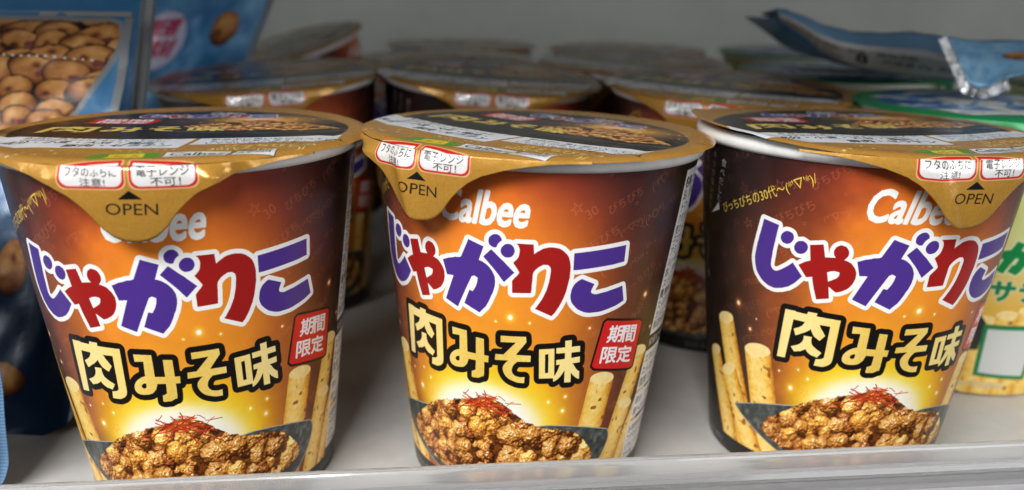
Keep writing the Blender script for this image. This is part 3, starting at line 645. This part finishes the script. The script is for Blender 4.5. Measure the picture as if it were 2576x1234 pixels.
RL = 39.2
def lid_mesh(name, curl=None, seed=1, warp=.25):
    """flat foil disc with a crimped edge; curl = list of (angle, width, lift mm) where the edge has sprung up"""
    vs, fs, uv = [(0, 0, H + .15)], [], [(.5, .5)]
    n = 120; rs = [4, 9, 14, 19, 24, 28, 31, 33.5, 35.2, 36.4, 37.3, 38.0, 38.5, RL]
    g = random.Random(seed); ph = [g.uniform(0, 6.28) for _ in range(6)]
    for r in rs:
        for i in range(n):
            t = 2 * math.pi * i / n
            z = H + .15
            z += -.28 * math.exp(-((r - 33.5) / 1.6) ** 2)                      # pressed ring where the foil meets the inside of the rim
            e = max(0, (r - 36.6) / (RL - 36.6)); z -= .85 * e ** 2
            z += warp * (r / RL) ** 2 * (math.sin(2 * t + ph[0]) + .5 * math.sin(3 * t + ph[1])) * .5 + .06 * math.sin(19 * t + ph[2]) * e + .05 * math.sin(31 * t + ph[3]) * e
            z += warp * .35 * math.sin(r * .28 + ph[4]) * math.sin(t + ph[5]) * math.exp(-((r - 20) / 12) ** 2)
            rr = r
            for (ca, cw, cl) in (curl or []):
                dd = (math.degrees(t) - ca + 180) % 360 - 180
                k = math.exp(-(dd / cw) ** 2); q = max(0, (r - 33) / (RL - 33)); z += cl * k * q ** 1.6; rr -= .5 * k * q * cl * .3
            x, y = rr * math.sin(t), -rr * math.cos(t)
            fx, fy = r * math.sin(t), -r * math.cos(t)
            vs.append((x, y, z)); uv.append(((fx + 40) / 80, (fy + 40) / 80))
    for i in range(n): fs.append((0, 1 + i, 1 + (i + 1) % n))
    for j in range(len(rs) - 1):
        for i in range(n):
            a = 1 + j * n + i; b = 1 + j * n + (i + 1) % n; fs.append((a, a + n, b + n, b))
    me = mesh(name, vs, fs, uv)
    # thin white underside
    off = len(vs)
    return me

def tab_e(a):
    a = abs(a); P = [(0, 13.4), (3, 13.1), (5.5, 12.3), (8, 10.8), (10.5, 8.4), (13, 6.5), (16, 4.7), (20, 3.1), (26, 1.7), (32, .8), (38, .2), (44, 0), (50, 0)]
    return float(np.interp(a, [p[0] for p in P], [p[1] for p in P]))

def tab_mesh(name, pinch=(), seed=1, flare=.5):
    vs, fs, uv = [], [], []; na, ns = 110, 22
    for j in range(ns + 1):
        for i in range(na + 1):
            a = -50 + 100 * i / na; e = tab_e(a) + .45; s = e * j / ns
            z = H - .62 - s
            r = RL + .10 + .35 * math.sin(min(s / 2.5, 1) * math.pi / 2) + (flare - .12 * s) * (s / 14)
            for (pa, pw, pd, slope) in pinch:
                r += pd * math.exp(-((a - pa - slope * s) / pw) ** 2) * min(s / 2.2, 1)
            t = math.radians(a)
            vs.append((r * math.sin(t), -r * math.cos(t), z)); uv.append(((a + 55) / 110, (min(-s, 0.9) + 17) / 18))
    for j in range(ns):
        for i in range(na):
            k = j * (na + 1) + i; fs.append((k, k + na + 1, k + na + 2, k + 1))
    return mesh(name, vs, fs, uv)

me_wall = wall_mesh('cup_wall', H); me_rim = rim_mesh()
me_wall.materials.append(M_wall); me_rim.materials.append(M_rim)
me_swall = me_wall.copy(); me_swall.materials.clear(); me_swall.materials.append(M_salad)
me_foot = lathe('foot', [(0.01, 1.6), (RB - 1.6, 1.6), (RB - 1.4, .4), (RB - .8, 0.0)], 72); me_foot.materials.append(M_base)
me_lidA = lid_mesh('lid', seed=4); me_lidA.materials.append(M_lid)
me_tabA = tab_mesh('tab', ((12, 3.5, .8, .25), (-14, 4, .5, -.2))); me_tabA.materials.append(M_tab)
me_glid = me_lidA.copy(); me_glid.materials.clear(); me_glid.materials.append(M_glid)
me_gtab = me_tabA.copy(); me_gtab.materials.clear(); me_gtab.materials.append(M_gtab)

def link(name, me, parent, rz=0.0, tip=0.0, dz=0.0):
    o = bpy.data.objects.new(name, me); C.objects.link(o); o.parent = parent; o.rotation_mode = 'ZYX'
    o.rotation_euler = (math.radians(tip), 0, math.radians(rz)); o.location = (0, -H * MM * math.sin(math.radians(-tip)), dz * MM); return o

def raised_wall(rot, tip, dz):
    me = me_wall.copy()
    for v in me.vertices:
        z = v.co.z / MM
        if z > 66:
            a = math.atan2(v.co.x, -v.co.y) + math.radians(rot)
            v.co.z += (dz + 36.5 * math.sin(math.radians(-tip)) * math.cos(a)) * min(1, (z - 66) / 11) * MM
    return me

def make_cup(label, x, y, tx, ty, rot, tab, group=None, lid=None, tabm=None, green=False, z=0.0, tip=0.0, dz=0.0):
    t = thing('snack_cup', label, 'snack cup', (x, y, z), (tx, ty, 0), group)
    link('cup_wall', me_swall if green else (raised_wall(rot, tip, dz) if tip else me_wall), t, rot); link('rim', me_rim, t, 0, tip, dz); link('foot', me_foot, t)
    link('lid', lid or (me_glid if green else me_lidA), t, tab, tip, dz); link('pull_tab', tabm or (me_gtab if green else me_tabA), t, tab, tip, dz).modifiers.new('foil_thickness', 'SOLIDIFY').thickness = .00018
    return t

# ------------------------------------------------------------------ shelf, back panel, front strip
def box(bm, x0, x1, y0, y1, z0, z1):
    v = [bm.verts.new((x * MM, y * MM, z * MM)) for z in (z0, z1) for y in (y0, y1) for x in (x0, x1)]
    for f in ((0, 2, 3, 1), (4, 5, 7, 6), (0, 1, 5, 4), (2, 6, 7, 3), (0, 4, 6, 2), (1, 3, 7, 5)): bm.faces.new([v[i] for i in f])

def bm_obj(name, bm, m, parent=None, bevel=0.0):
    if bevel: bmesh.ops.bevel(bm, geom=bm.edges[:], offset=bevel * MM, segments=2, affect='EDGES')
    bmesh.ops.recalc_face_normals(bm, faces=bm.faces)
    me = bpy.data.meshes.new(name); bm.to_mesh(me); bm.free(); return obj(name, me, m, parent)

M_shelf = mat('shelf_enamel', (.52, .51, .495), .38, bump=(60, .10, .0004), wear=(.30, .46))
M_panel = mat('back_panel_enamel', (.42, .43, .41), .55, bump=(25, .15, .0005))
def mottle(m, scale, lo, hi):
    nt = m.node_tree; b = nt.nodes['Principled BSDF']; c = b.inputs['Base Color'].default_value[:3]
    tc = nt.nodes.new('ShaderNodeTexCoord'); n = nt.nodes.new('ShaderNodeTexNoise'); n.inputs['Scale'].default_value = scale; n.inputs['Detail'].default_value = 8; n.inputs['Roughness'].default_value = .7
    r = nt.nodes.new('ShaderNodeValToRGB'); r.color_ramp.elements[0].position = .3; r.color_ramp.elements[1].position = .6
    r.color_ramp.elements[0].color = (*[v * lo for v in c], 1); r.color_ramp.elements[1].color = (*[v * hi for v in c], 1)
    nt.links.new(tc.outputs['Object'], n.inputs['Vector']); nt.links.new(n.outputs['Fac'], r.inputs['Fac']); nt.links.new(r.outputs['Color'], b.inputs['Base Color'])
mottle(M_shelf, 90, .88, 1.03); mottle(M_panel, 14, .85, 1.04); mottle(M_rim, 160, .9, 1.03)
bm = bmesh.new(); box(bm, -700, 700, 158, 620, -14, 0)
o = bm_obj('shelf_floor', bm, M_shelf, bevel=.6); tag(o, 'pale grey enamelled shelf board under the snack cups', 'shelf', kind='structure')
bm = bmesh.new(); box(bm, -700, 700, 620.5, 632, -14, 330)
o = bm_obj('back_wall', bm, M_panel); tag(o, 'plain grey back panel behind the snacks', 'back panel', kind='structure')
o.location = (0, 0, 0)

bm = bmesh.new(); box(bm, -700, 700, 128, 620, 168, 182)
o = bm_obj('upper_shelf', bm, M_shelf, bevel=.6); tag(o, 'underside of the next shelf board above the snacks', 'shelf', kind='structure')
# clear plastic price strip along the shelf edge: a lip over the board and ribbed front channel
def plastic():
    m = bpy.data.materials.new('clear_ribbed_plastic'); m.use_nodes = True; nt = m.node_tree; b = nt.nodes['Principled BSDF']
    b.inputs['Base Color'].default_value = (.70, .71, .73, 1); b.inputs['Roughness'].default_value = .16
    b.inputs['Transmission Weight'].default_value = .75; b.inputs['IOR'].default_value = 1.46; b.inputs['Coat Weight'].default_value = 1.0; b.inputs['Coat Roughness'].default_value = .06
    tc = nt.nodes.new('ShaderNodeTexCoord'); mp = nt.nodes.new('ShaderNodeMapping'); mp.inputs['Scale'].default_value = (3, 500, 500)
    n = nt.nodes.new('ShaderNodeTexNoise'); n.inputs['Scale'].default_value = 1.0; n.inputs['Detail'].default_value = 5
    nt.links.new(tc.outputs['Object'], mp.inputs['Vector']); nt.links.new(mp.outputs['Vector'], n.inputs['Vector'])
    bp = nt.nodes.new('ShaderNodeBump'); bp.inputs['Strength'].default_value = .35; bp.inputs['Distance'].default_value = .0004
    nt.links.new(n.outputs['Fac'], bp.inputs['Height']); nt.links.new(bp.outputs['Normal'], b.inputs['Normal'])
    r = nt.nodes.new('ShaderNodeMapRange'); r.inputs['To Min'].default_value = .08; r.inputs['To Max'].default_value = .40
    nt.links.new(n.outputs['Fac'], r.inputs['Value']); nt.links.new(r.outputs['Result'], b.inputs['Roughness'])
    mp2 = nt.nodes.new('ShaderNodeMapping'); mp2.inputs['Scale'].default_value = (1.5, 300, 300); n2 = nt.nodes.new('ShaderNodeTexNoise'); n2.inputs['Scale'].default_value = 1.0; n2.inputs['Detail'].default_value = 3
    nt.links.new(tc.outputs['Object'], mp2.inputs['Vector']); nt.links.new(mp2.outputs['Vector'], n2.inputs['Vector'])
    cr = nt.nodes.new('ShaderNodeValToRGB'); cr.color_ramp.elements[0].position = .36; cr.color_ramp.elements[0].color = (.56, .55, .57, 1); cr.color_ramp.elements[1].position = .62; cr.color_ramp.elements[1].color = (.90, .90, .89, 1)
    nt.links.new(n2.outputs['Fac'], cr.inputs['Fac']); nt.links.new(cr.outputs['Color'], b.inputs['Base Color'])
    return m
M_clear = plastic()
M_white = mat('white_channel', (.40, .40, .39), .35, bump=(30, .1, .0003))
strip_t = thing('price_strip', 'clear ribbed plastic price strip along the front edge of the shelf', 'price strip', (0.46, 158.15, 0), (0, 0, math.degrees(math.atan2(169.87 - 148.29, 111.61 + 98.62))))
def extrude_profile(name, prof, x0, x1, m, parent, nx=2):
    vs, fs = [], []; k = len(prof)
    for i in range(nx):
        x = x0 + (x1 - x0) * i / (nx - 1)
        for y, z in prof: vs.append((x, y, z))
    for i in range(nx - 1):
        for j in range(k):
            a = i * k + j; b = i * k + (j + 1) % k; fs.append((a, b, b + k, a + k))
    fs.append(tuple(range(k))[::-1]); fs.append(tuple(range((nx - 1) * k, nx * k)))
    me = mesh(name, vs, fs, smooth=False); return obj(name, me, m, parent)
# clear lip: rounded bar at the top with thin web, then stepped ribs towards the camera
lip = []
for a in np.linspace(0, 180, 9): lip.append((-1.1 + 1.1 * math.cos(math.radians(a)), 16.9 + 1.1 * math.sin(math.radians(a))))
lip += [(-2.2, 14.5), (-3.2, 14.0), (-3.6, 13.0), (-3.2, 12.0), (-2.6, 11.5), (-2.6, 9.5), (-3.8, 9.0), (-4.2, 8.0), (-3.6, 7.0), (-2.8, 6.5), (-2.8, -8), (0, -8)]
extrude_profile('clear_lip', lip, -420, 420, M_clear, strip_t)
ch = [(-3.4, -9), (-3.4, 5.0), (-4.4, 5.4), (-5.6, 5.0), (-6.0, 4.0), (-6.0, -9)]
extrude_profile('ribbed_channel', ch, -420, 420, M_clear, strip_t)
extrude_profile('label_backing', [(-.6 + 1.4, -9), (1.4 - .6, 12.5), (.2, 12.5), (.2, -9)], -420, 420, M_white, strip_t)

# ------------------------------------------------------------------ the cups
front = 'snack cups in the front row'; back = 'snack cups in the rows behind'; greens = 'green lidded snack cups'
lidC = lid_mesh('lid', seed=9, warp=.35); lidC.materials.append(M_lid)
lidR = lid_mesh('lid', curl=[(-112, 34, 2.6), (-70, 18, .8)], seed=5, warp=.5); lidR.materials.append(M_lid)
tabL = tab_mesh('tab', ((19, 3.2, 1.4, .35), (27, 3, -.8, .2), (-20, 5, .6, 0))); tabL.materials.append(M_tab)
tabC = tab_mesh('tab', ((-7, 3.2, 1.2, .35), (-22, 6, 1.6, -.3), (12, 6, -.3, 0)), flare=.8); tabC.materials.append(M_tab)
tabR = tab_mesh('tab', ((-13, 3.4, 1.2, .55), (20, 5, .3, 0)), flare=.6); tabR.materials.append(M_tab)
make_cup('leftmost front row cup, its gold tab covering the middle of the white name', -70.45, 187.96, 1.1, 0.04, 26.96, 6.0, front, tabm=tabL, tip=-2.1, dz=1.5)
make_cup('middle front row cup, gold tab at its left corner, white name uncovered', 3.48, 195.35, -.27, 1.44, 0, -36.5, front, lid=lidC, tabm=tabC, tip=-1.4, dz=.9)
make_cup('rightmost front row cup, foil lid curled up at its left edge', 79.28, 203.27, .35, 1.0, 17.4, 12.0, front, lid=lidR, tabm=tabR, tip=-1.5, dz=.9)
make_cup('second row cup directly behind the leftmost front cup, lid tipped up to the right', -79.8, 302.2, 1.2, -2.6, 41, 14, back, tip=1.6, dz=1.2)
make_cup('second row cup behind the middle front cup, lid sloping down to the right', -14.8, 309.5, 1.0, 4.4, 45, 4, back, tip=2.2, dz=1.7)
make_cup('second row cup seen between the middle and right front cups, OPEN tab half hidden', 65.6, 280.4, .4, 1.8, -7, -22, back, tip=1.8, dz=1.3)
make_cup('third row brown cup, its flat lid above the two right second row lids', 48.0, 363.0, .6, .8, 30, -34, back, tip=2, dz=1.2)
make_cup('far brown cup left of centre, only a thin blurred lid showing', -28, 466, 0, .5, 10, 20, back)
make_cup('third row cup almost hidden, a dark sliver between the two left second row cups', -30, 388, 0, 0, 150, 150, back)
make_cup('far brown cup right of centre, thin dark lid against the back panel', 56, 449, 0, 0, 60, 40, back)
make_cup('cup knocked askew at the back left, dark lid tilted steeply up to the right', -84, 402, 8, -15, 100, 190, back, z=6.0)
make_cup('pale yellow salad flavour cup at the right edge, its printed body visible', 138, 252, -1.0, .5, 0, -2 - 0, greens, green=True)
make_cup('green lidded cup right of the third row, small grey card by its lid', 127, 345, 0, 0, 40, 70, greens, green=True)
make_cup('farthest green lidded cup, a thin green edge against the back panel', 140, 441, 0, 0, 80, 130, greens, green=True)
make_cup('green lidded cup hidden in the shade under the crumpled blue pouch', 215, 310, 0, 0, 20, 200, greens, green=True)

# ------------------------------------------------------------------ pouches
BLUE = (70, 134, 180); NAVY = (16, 46, 78); SEAL = (128, 134, 138)
def pouch_art_front():
    cv = Canvas(720, 960, 8, 8, 0, 0)       # 90 mm wide, 120 mm high; x=90 is the right edge
    X, Y = cv.grid(); n = noise(960, 720, 80, 3, 3)
    cv.a[:] = ramp(np.clip((Y - 30) / 50 + (n - .5) * .15, 0, 1), [(0, (12, 38, 66)), (.5, (24, 64, 100)), (1, (60, 118, 164))])
    P = [(0, 117.5), (83.5, 117.5), (86.0, 116.5), (87.0, 113.5), (86.4, 108), (82.5, 97), (79, 88), (75, 80), (0, 78)]
    E = edges_of([cv.px(p) for p in [P]]); mw = raster(cv, E, 14)
    paint(cv, mw, srgb(*SEAL), grow=11); biscuit_rows(cv, [P], 0, 90, 119, 76, 5)
    for cx, cy, rx, ry in ((20, 80, 15, 6), (40, 77, 13, 6), (60, 80, 11, 5), (34, 73, 10, 5)):
        put_food(cv, [[(cx + rx * math.cos(a), cy + ry * math.sin(a)) for a in np.linspace(0, 6.28, 24)]], lambda h, w: cookies(h, w, 1, 1, 1, int(cx)), seed=4)
    for k in range(34): polys(cv, [[(4 + k * 2.35 + .45 * math.cos(a), 107.2 - k * .08 + .34 * math.sin(a)) for a in np.linspace(0, 6.28, 10)]], srgb(226, 226, 226))
    put_food(cv, [[(68 + 9 * math.cos(a), 14 + 5 * math.sin(a)) for a in np.linspace(0, 6.28, 24)]], lambda h, w: cookies(h, w, 1, 1, 1, 12), seed=14)
    put_food(cv, [[(70 + 4 * math.cos(a), 44 + 8 * math.sin(a)) for a in np.linspace(0, 6.28, 24)]], lambda h, w: cookies(h, w, 1, 1, 1, 22), seed=15)
    polys(cv, [[(87.6, 0), (90, 0), (90, 120), (87.6, 120)]], srgb(*SEAL))
    return cv
def pouch_art_back():
    cv = Canvas(720, 960, 8, 8, 0, 0); X, Y = cv.grid(); n = noise(960, 720, 80, 3, 13)
    cv.a[:] = ramp(np.clip(Y / 120 + (n - .5) * .2, 0, 1), [(0, (18, 50, 84)), (.7, (44, 104, 150)), (1, (66, 132, 178))])
    P = [(0, 120), (73, 120), (73, 106.4), (0, 106.4)]
    biscuit_rows(cv, [P], 0, 76, 119, 104, 6, 8.5, 5.5)
    for k in range(30): polys(cv, [[(4 + k * 2.35 + .5 * math.cos(a), 108.4 - k * .06 + .5 * math.sin(a)) for a in np.linspace(0, 6.28, 10)]], srgb(226, 226, 226))
    polys(cv, [[(73, 106), (75.4, 108), (75.4, 120), (73, 120)]], srgb(14, 40, 48))
    polys(cv, [[(86.0, 0), (90, 0), (90, 120), (86.0, 120)]], srgb(*SEAL))
    return cv
def pouch_art_circle():
    cv = Canvas(480, 960, 8, 8, 0, 0); X, Y = cv.grid(); n = noise(960, 480, 60, 3, 33)
    cv.a[:] = ramp(np.clip((n - .2) * 1.2, 0, 1), [(0, (58, 118, 170)), (.5, (100, 160, 204)), (1, (136, 190, 224))])
    def ell(cx, cy, rx, ry): return [[(cx + rx * math.cos(a), cy + ry * math.sin(a)) for a in np.linspace(0, 6.28, 40)]]
    polys(cv, ell(22, 90, 9.6, 11.5), srgb(196, 196, 220), outline=(srgb(120, 90, 130), 2))
    text_fit(cv, '厳選', (15, 91), (27, 92), (16, 98), srgb(176, 46, 84), bold=.03, grow=1); text_fit(cv, '素材', (17, 82.5), (28, 83.5), (17.5, 90), srgb(176, 46, 84), bold=.03, grow=1)
    put_food(cv, ell(46, 95, 5, 7), lambda h, w: cookies(h, w, 1, 1, 1, 42), seed=14)
    return cv
def pouch_art_crimp():
    cv = Canvas(400, 640, 8, 8, 0, 0); X, Y = cv.grid(); n = noise(640, 400, 60, 3, 43)
    cv.a[:] = ramp(np.clip(n, 0, 1), [(0, (14, 40, 70)), (1, (34, 76, 118))])
    put_food(cv, [[(46 + 9 * math.cos(a), 62 + 9 * math.sin(a)) for a in np.linspace(0, 6.28, 24)]], lambda h, w: cookies(h, w, 1, 1, 1, 52), seed=24)
    m = ((np.sin(Y * 9.0) * .5 + .5)[..., None]) * .5; k = (X > 45)[..., None]
    cv.a[:] = np.where(k, srgb(120, 156, 190) * (1 - m) + srgb(56, 92, 136) * m, cv.a)
    return cv

def pouch(name, label, corners, art, bulge=8, nx=40, ny=48, seed=1, crease=1.2, rough=.3, rnd=.10, thick=3.0, seal_parts=True, group=None):
    """a filled pouch: corners (bottom-left, bottom-right, top-right, top-left) in mm; front and back sheet meet at flat seals"""
    c = [Vector(p) for p in corners]
    nrm = (c[1] - c[0]).cross(c[3] - c[0]).normalized()
    if nrm.y > 0: nrm = -nrm
    g = noise(ny + 1, nx + 1, 9, 3, seed); g2 = noise(ny + 1, nx + 1, 4, 2, seed + 1)
    vs, fs, uv = [], [], []
    base = c[0] * .25 + c[1] * .25 + c[2] * .25 + c[3] * .25
    for side in (1, -1):
        for j in range(ny + 1):
            for i in range(nx + 1):
                u, v = i / nx, j / ny
                if rnd and v < .09: u = min(u, 1) * (1 - rnd * (1 - math.sqrt(max(0, 1 - (1 - v / .09) ** 2))))
                p = (c[0] * (1 - u) + c[1] * u) * (1 - v) + (c[3] * (1 - u) + c[2] * u) * v
                s = max(0, (min(u, 1 - u) - .04)) * 4; t = max(0, (min(v, 1 - v) - .03)) * 4
                k = (min(s, 1) * (2 - min(s, 1))) ** .6 * (min(t, 1) * (2 - min(t, 1))) ** .6
                d = bulge * k * side + (g[j, i] - .5) * crease * 2.2 + (g2[j, i] - .5) * crease * (.3 + .7 * k) + side * .15
                vs.append(p + nrm * d - base); uv.append((u, v))
    N = (nx + 1) * (ny + 1)
    for sd in (0, 1):
        for j in range(ny):
            for i in range(nx):
                k = sd * N + j * (nx + 1) + i; f = (k, k + 1, k + nx + 2, k + nx + 1); fs.append(f if sd == 0 else f[::-1])
    m = mat(name + '_film', image=to_image(name + '_print', art()), rough=rough, spec=.6, metal=.1, bump=(70, .4, .0012))
    if seal_parts:
        t = thing(name, label, 'snack pouch', base, group=group)
        ridge = []
        me = mesh('film', vs, fs, uv); obj('film', me, m, t)
        return t, c, nrm, base
    me = mesh(name, vs, fs, uv); o = obj(name, me, m); o.location = base * MM; tag(o, label, 'snack pouch', group); return o, c, nrm, base

def crimp(t, base, a, b, nrm, width, name='crimped_seal', m=None, teeth=60, amp=.35):
    """a ribbed heat seal along a-b"""
    a, b = Vector(a), Vector(b); d = (b - a); L = d.length; d.normalize(); w = nrm.cross(d).normalized() * width
    vs, fs = [], []; n = teeth * 4
    for i in range(n + 1):
        p = a + d * (L * i / n); z = amp * math.sin(i / 4 * 2 * math.pi)
        for k in (0, 1): vs.append(p + w * k + nrm * (z + .5) - base)
    for i in range(n): fs.append((2 * i, 2 * i + 1, 2 * i + 3, 2 * i + 2))
    return obj(name, mesh(name, vs, fs), m, t)

M_seal = mat('silver_seal', (.46, .48, .50), .28, metal=.6, bump=(120, .5, .0008))
M_bseal = mat('blue_seal', (.10, .22, .34), .26, metal=.4, bump=(120, .5, .0008))
bags = 'blue snack pouches at the left'
t, c, n_, b_ = pouch('snack_pouch', 'cookie pouch with a grey bordered picture and navy foot, behind the leftmost front cup',
      [(-196, 204, 0.5), (-110, 196, 0.5), (-106, 252, 101.5), (-196, 252, 101.5)], pouch_art_front, bulge=5, seed=3, crease=2.2)
crimp(t, b_, (-190, 251.4, 100.6), (-106.5, 251.4, 100.6), n_, 1.4, 'top_seal', M_seal, 10, .03)
t, c, n_, b_ = pouch('snack_pouch', 'taller cookie pouch with a row of white dots, behind the grey bordered one',
      [(-192, 232, 0.5), (-112, 226, 0.5), (-102, 266, 118), (-192, 266, 118)], pouch_art_back, bulge=4, seed=13)
crimp(t, b_, (-112, 225, 1.5), (-102.4, 264.6, 117), n_, 2.2, 'side_seal', M_seal, 10, .04)
t, c, n_, b_ = pouch('snack_pouch', 'light blue pouch with a white circle of red lettering, leaning at the back left',
      [(-196, 352, 0.5), (-142, 350, 0.5), (-88, 356, 116), (-146, 356, 116)], pouch_art_circle, bulge=5, seed=23)
crimp(t, b_, (-141.6, 350, 2), (-88.6, 355.6, 115), n_, 1.6, 'side_seal', M_seal, 10, .04)
t, c, n_, b_ = pouch('snack_pouch', 'pouch cut off by the left edge, only its ribbed blue seal showing',
      [(-163, 172, 0.5), (-112.0, 171, 0.5), (-105.2, 172, 92), (-163, 172, 92)], pouch_art_crimp, bulge=3, seed=33, rough=.25)
crimp(t, b_, (-114.4, 170.6, 1.5), (-108.0, 171.2, 60), n_, 3.4, 'crimped_seal', M_bseal, 60, .3)

# the crumpled pouch lying over the green lids at the right
def flat_pouch():
    t = thing('snack_pouch', 'crumpled blue pouch lying over the green lids, its silver crimped end facing forward', 'snack pouch', (150, 300, 90))
    base = Vector((150, 300, 90))
    # side sheet: rows of points from the upper edge down to the underside
    top = [(87, 303, 103.2), (91, 302, 102.8), (96, 300, 100.6), (103, 300, 97.6), (112, 300, 96.2), (122, 299, 95.8), (131, 297, 96.4), (138, 294, 95.4), (145, 288, 93.6), (152, 280, 91)]
    mid = [(87.6, 300, 101.6), (92.4, 297, 99.4), (98, 294, 95.8), (105, 292, 92.8), (113, 291, 91.4), (122, 289, 90.6), (131, 287, 90.0), (138, 284, 89.2), (143, 280, 88.0), (148, 274, 86.6)]
    low = [(89, 303, 100.0), (95, 300, 95.6), (102, 298, 90.4), (109, 297, 87), (116, 296, 84.8), (124, 295, 83.2), (132, 293, 82.4), (138, 290, 82.2), (143, 286, 82.0), (147, 282, 82.0)]
    backr = [(90, 330, 101.0), (96, 340, 99), (103, 345, 96), (110, 350, 93.5), (118, 350, 92), (127, 350, 91.5), (136, 350, 91.5), (144, 350, 91), (152, 348, 90), (160, 345, 88)]
    def sheet(name, rows, m, nsub=6):
        R = [np.array(r, float) for r in rows]; out = []
        n = len(R[0]); u = np.linspace(0, n - 1, (n - 1) * nsub + 1)
        P = [np.stack([np.interp(u, range(n), r[:, k]) for k in range(3)], -1) for r in R]
        rowsn = []
        for a, b in zip(P[:-1], P[1:]):
            for q in range(nsub): rowsn.append(a + (b - a) * q / nsub)
        rowsn.append(P[-1]); G = np.array(rowsn)
        nz = noise(G.shape[0], G.shape[1], 7, 3, 3) - .5; G[..., 2] += nz * 1.2; G[..., 1] += nz[::-1] * 1.4
        h, w = G.shape[:2]
        vs = [Vector(G[j, i]) - base for j in range(h) for i in range(w)]
        fs = [(j * w + i, j * w + i + 1, (j + 1) * w + i + 1, (j + 1) * w + i) for j in range(h - 1) for i in range(w - 1)]
        uv = [(i / (w - 1), 1 - j / (h - 1)) for j in range(h) for i in range(w)]
        o = obj(name, mesh(name, vs, fs, uv), m, t)
        so = o.modifiers.new('thickness', 'SOLIDIFY'); so.thickness = .0004; return o
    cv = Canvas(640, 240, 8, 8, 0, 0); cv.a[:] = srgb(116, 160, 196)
    polys(cv, [[(0, 0), (80, 0), (80, 17), (0, 17)]], srgb(186, 186, 184))
    text_line(cv, '原材料名 小麦粉、砂糖、植物油脂', (4, 10.5), 3.2, srgb(60, 60, 62)); text_line(cv, '8', (33, 4), 9, srgb(44, 44, 46), bold=.03)
    text_line(cv, '内容量 65g  賞味期限', (42, 6), 3.6, srgb(60, 60, 62)); text_line(cv, '保存方法 直射日光', (2, 3.5), 3.2, srgb(60, 60, 62))
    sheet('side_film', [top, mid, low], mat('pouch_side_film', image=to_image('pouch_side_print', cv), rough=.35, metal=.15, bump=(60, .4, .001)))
    under = [[(p[0] + 1, p[1] + 50, max(p[2] - 1, 81.8)) for p in low]]
    Mb = mat('pouch_blue_film', tuple((srgb(70, 130, 178) ** 2.2)), .3, metal=.15, bump=(60, .5, .001))
    sheet('top_film', [top, backr], Mb); sheet('bottom_film', [low, under[0]], Mb)
    # front flap with silver ends
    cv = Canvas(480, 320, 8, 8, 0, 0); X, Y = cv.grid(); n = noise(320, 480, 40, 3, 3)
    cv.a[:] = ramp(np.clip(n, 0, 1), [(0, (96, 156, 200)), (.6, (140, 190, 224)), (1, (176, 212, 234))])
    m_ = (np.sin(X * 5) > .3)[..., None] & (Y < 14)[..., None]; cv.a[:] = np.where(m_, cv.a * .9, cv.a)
    put_food(cv, [[(34 + 8.5 * math.cos(a), 25 + 3.6 * math.sin(a)) for a in np.linspace(0, 6.28, 24)]], lambda h, w: cookies(h, w, 1, 1, 1, 42), seed=14)
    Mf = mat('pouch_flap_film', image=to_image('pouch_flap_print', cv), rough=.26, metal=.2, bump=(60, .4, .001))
    ftop = [(128.5, 268, 97.0), (136, 271, 95.8), (146, 274, 95.2), (158, 276, 94.8), (172, 280, 94), (190, 285, 93)]
    fmid = [(131.2, 265, 90.6), (137, 266, 89.6), (145, 267, 89.4), (154, 268, 89.8), (166, 270, 89.6), (184, 274, 88)]
    flow = [(135.2, 263.5, 83.0), (137.5, 263.2, 82.0), (140.5, 263, 82.2), (146, 263.4, 85.0), (158, 266, 87.6), (180, 271, 85.4)]
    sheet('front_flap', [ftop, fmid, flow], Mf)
    for ps, nm in (([ftop[0], fmid[0], flow[0], flow[1]], 'crimped_end'), ([flow[1], flow[2], flow[3]], 'crimped_end')):
        vs, fs = [], []; P = [Vector(p) for p in ps]; seg = 26; k = 0
        for a, b in zip(P[:-1], P[1:]):
            for i in range(seg + 1):
                q = a + (b - a) * i / seg; d = (b - a).normalized(); w = Vector((0, -1, 0)).cross(d).normalized() * 2.8
                zz = .40 * math.sin(i * 1.6) + random.uniform(-.05, .05)
                vs += [q + Vector((0, -1.0 + zz, 0)) - base, q - w + Vector((0, -1.4 - zz, 0)) - base]
        n = len(vs) // 2
        for i in range(n - 1): fs.append((2 * i, 2 * i + 1, 2 * i + 3, 2 * i + 2))
        obj(nm, mesh(nm, vs, fs, smooth=False), M_crimp, t)
M_crimp = mat('bright_foil_crimp', (.78, .78, .78), .18, metal=.85, bump=(300, .6, .001))
flat_pouch()
# white price card lying on the green lids
bm = bmesh.new(); box(bm, -17, 17, -6, 6, 0, .5)
o = bm_obj('card', bm, mat('card_stock', (.30, .29, .32), .6)); o.location = (118 * MM, 318 * MM, 81.2 * MM); o.rotation_euler = (0, math.radians(2), math.radians(8))
tag(o, 'small grey printed card lying on the green lids below the crumpled pouch', 'card')
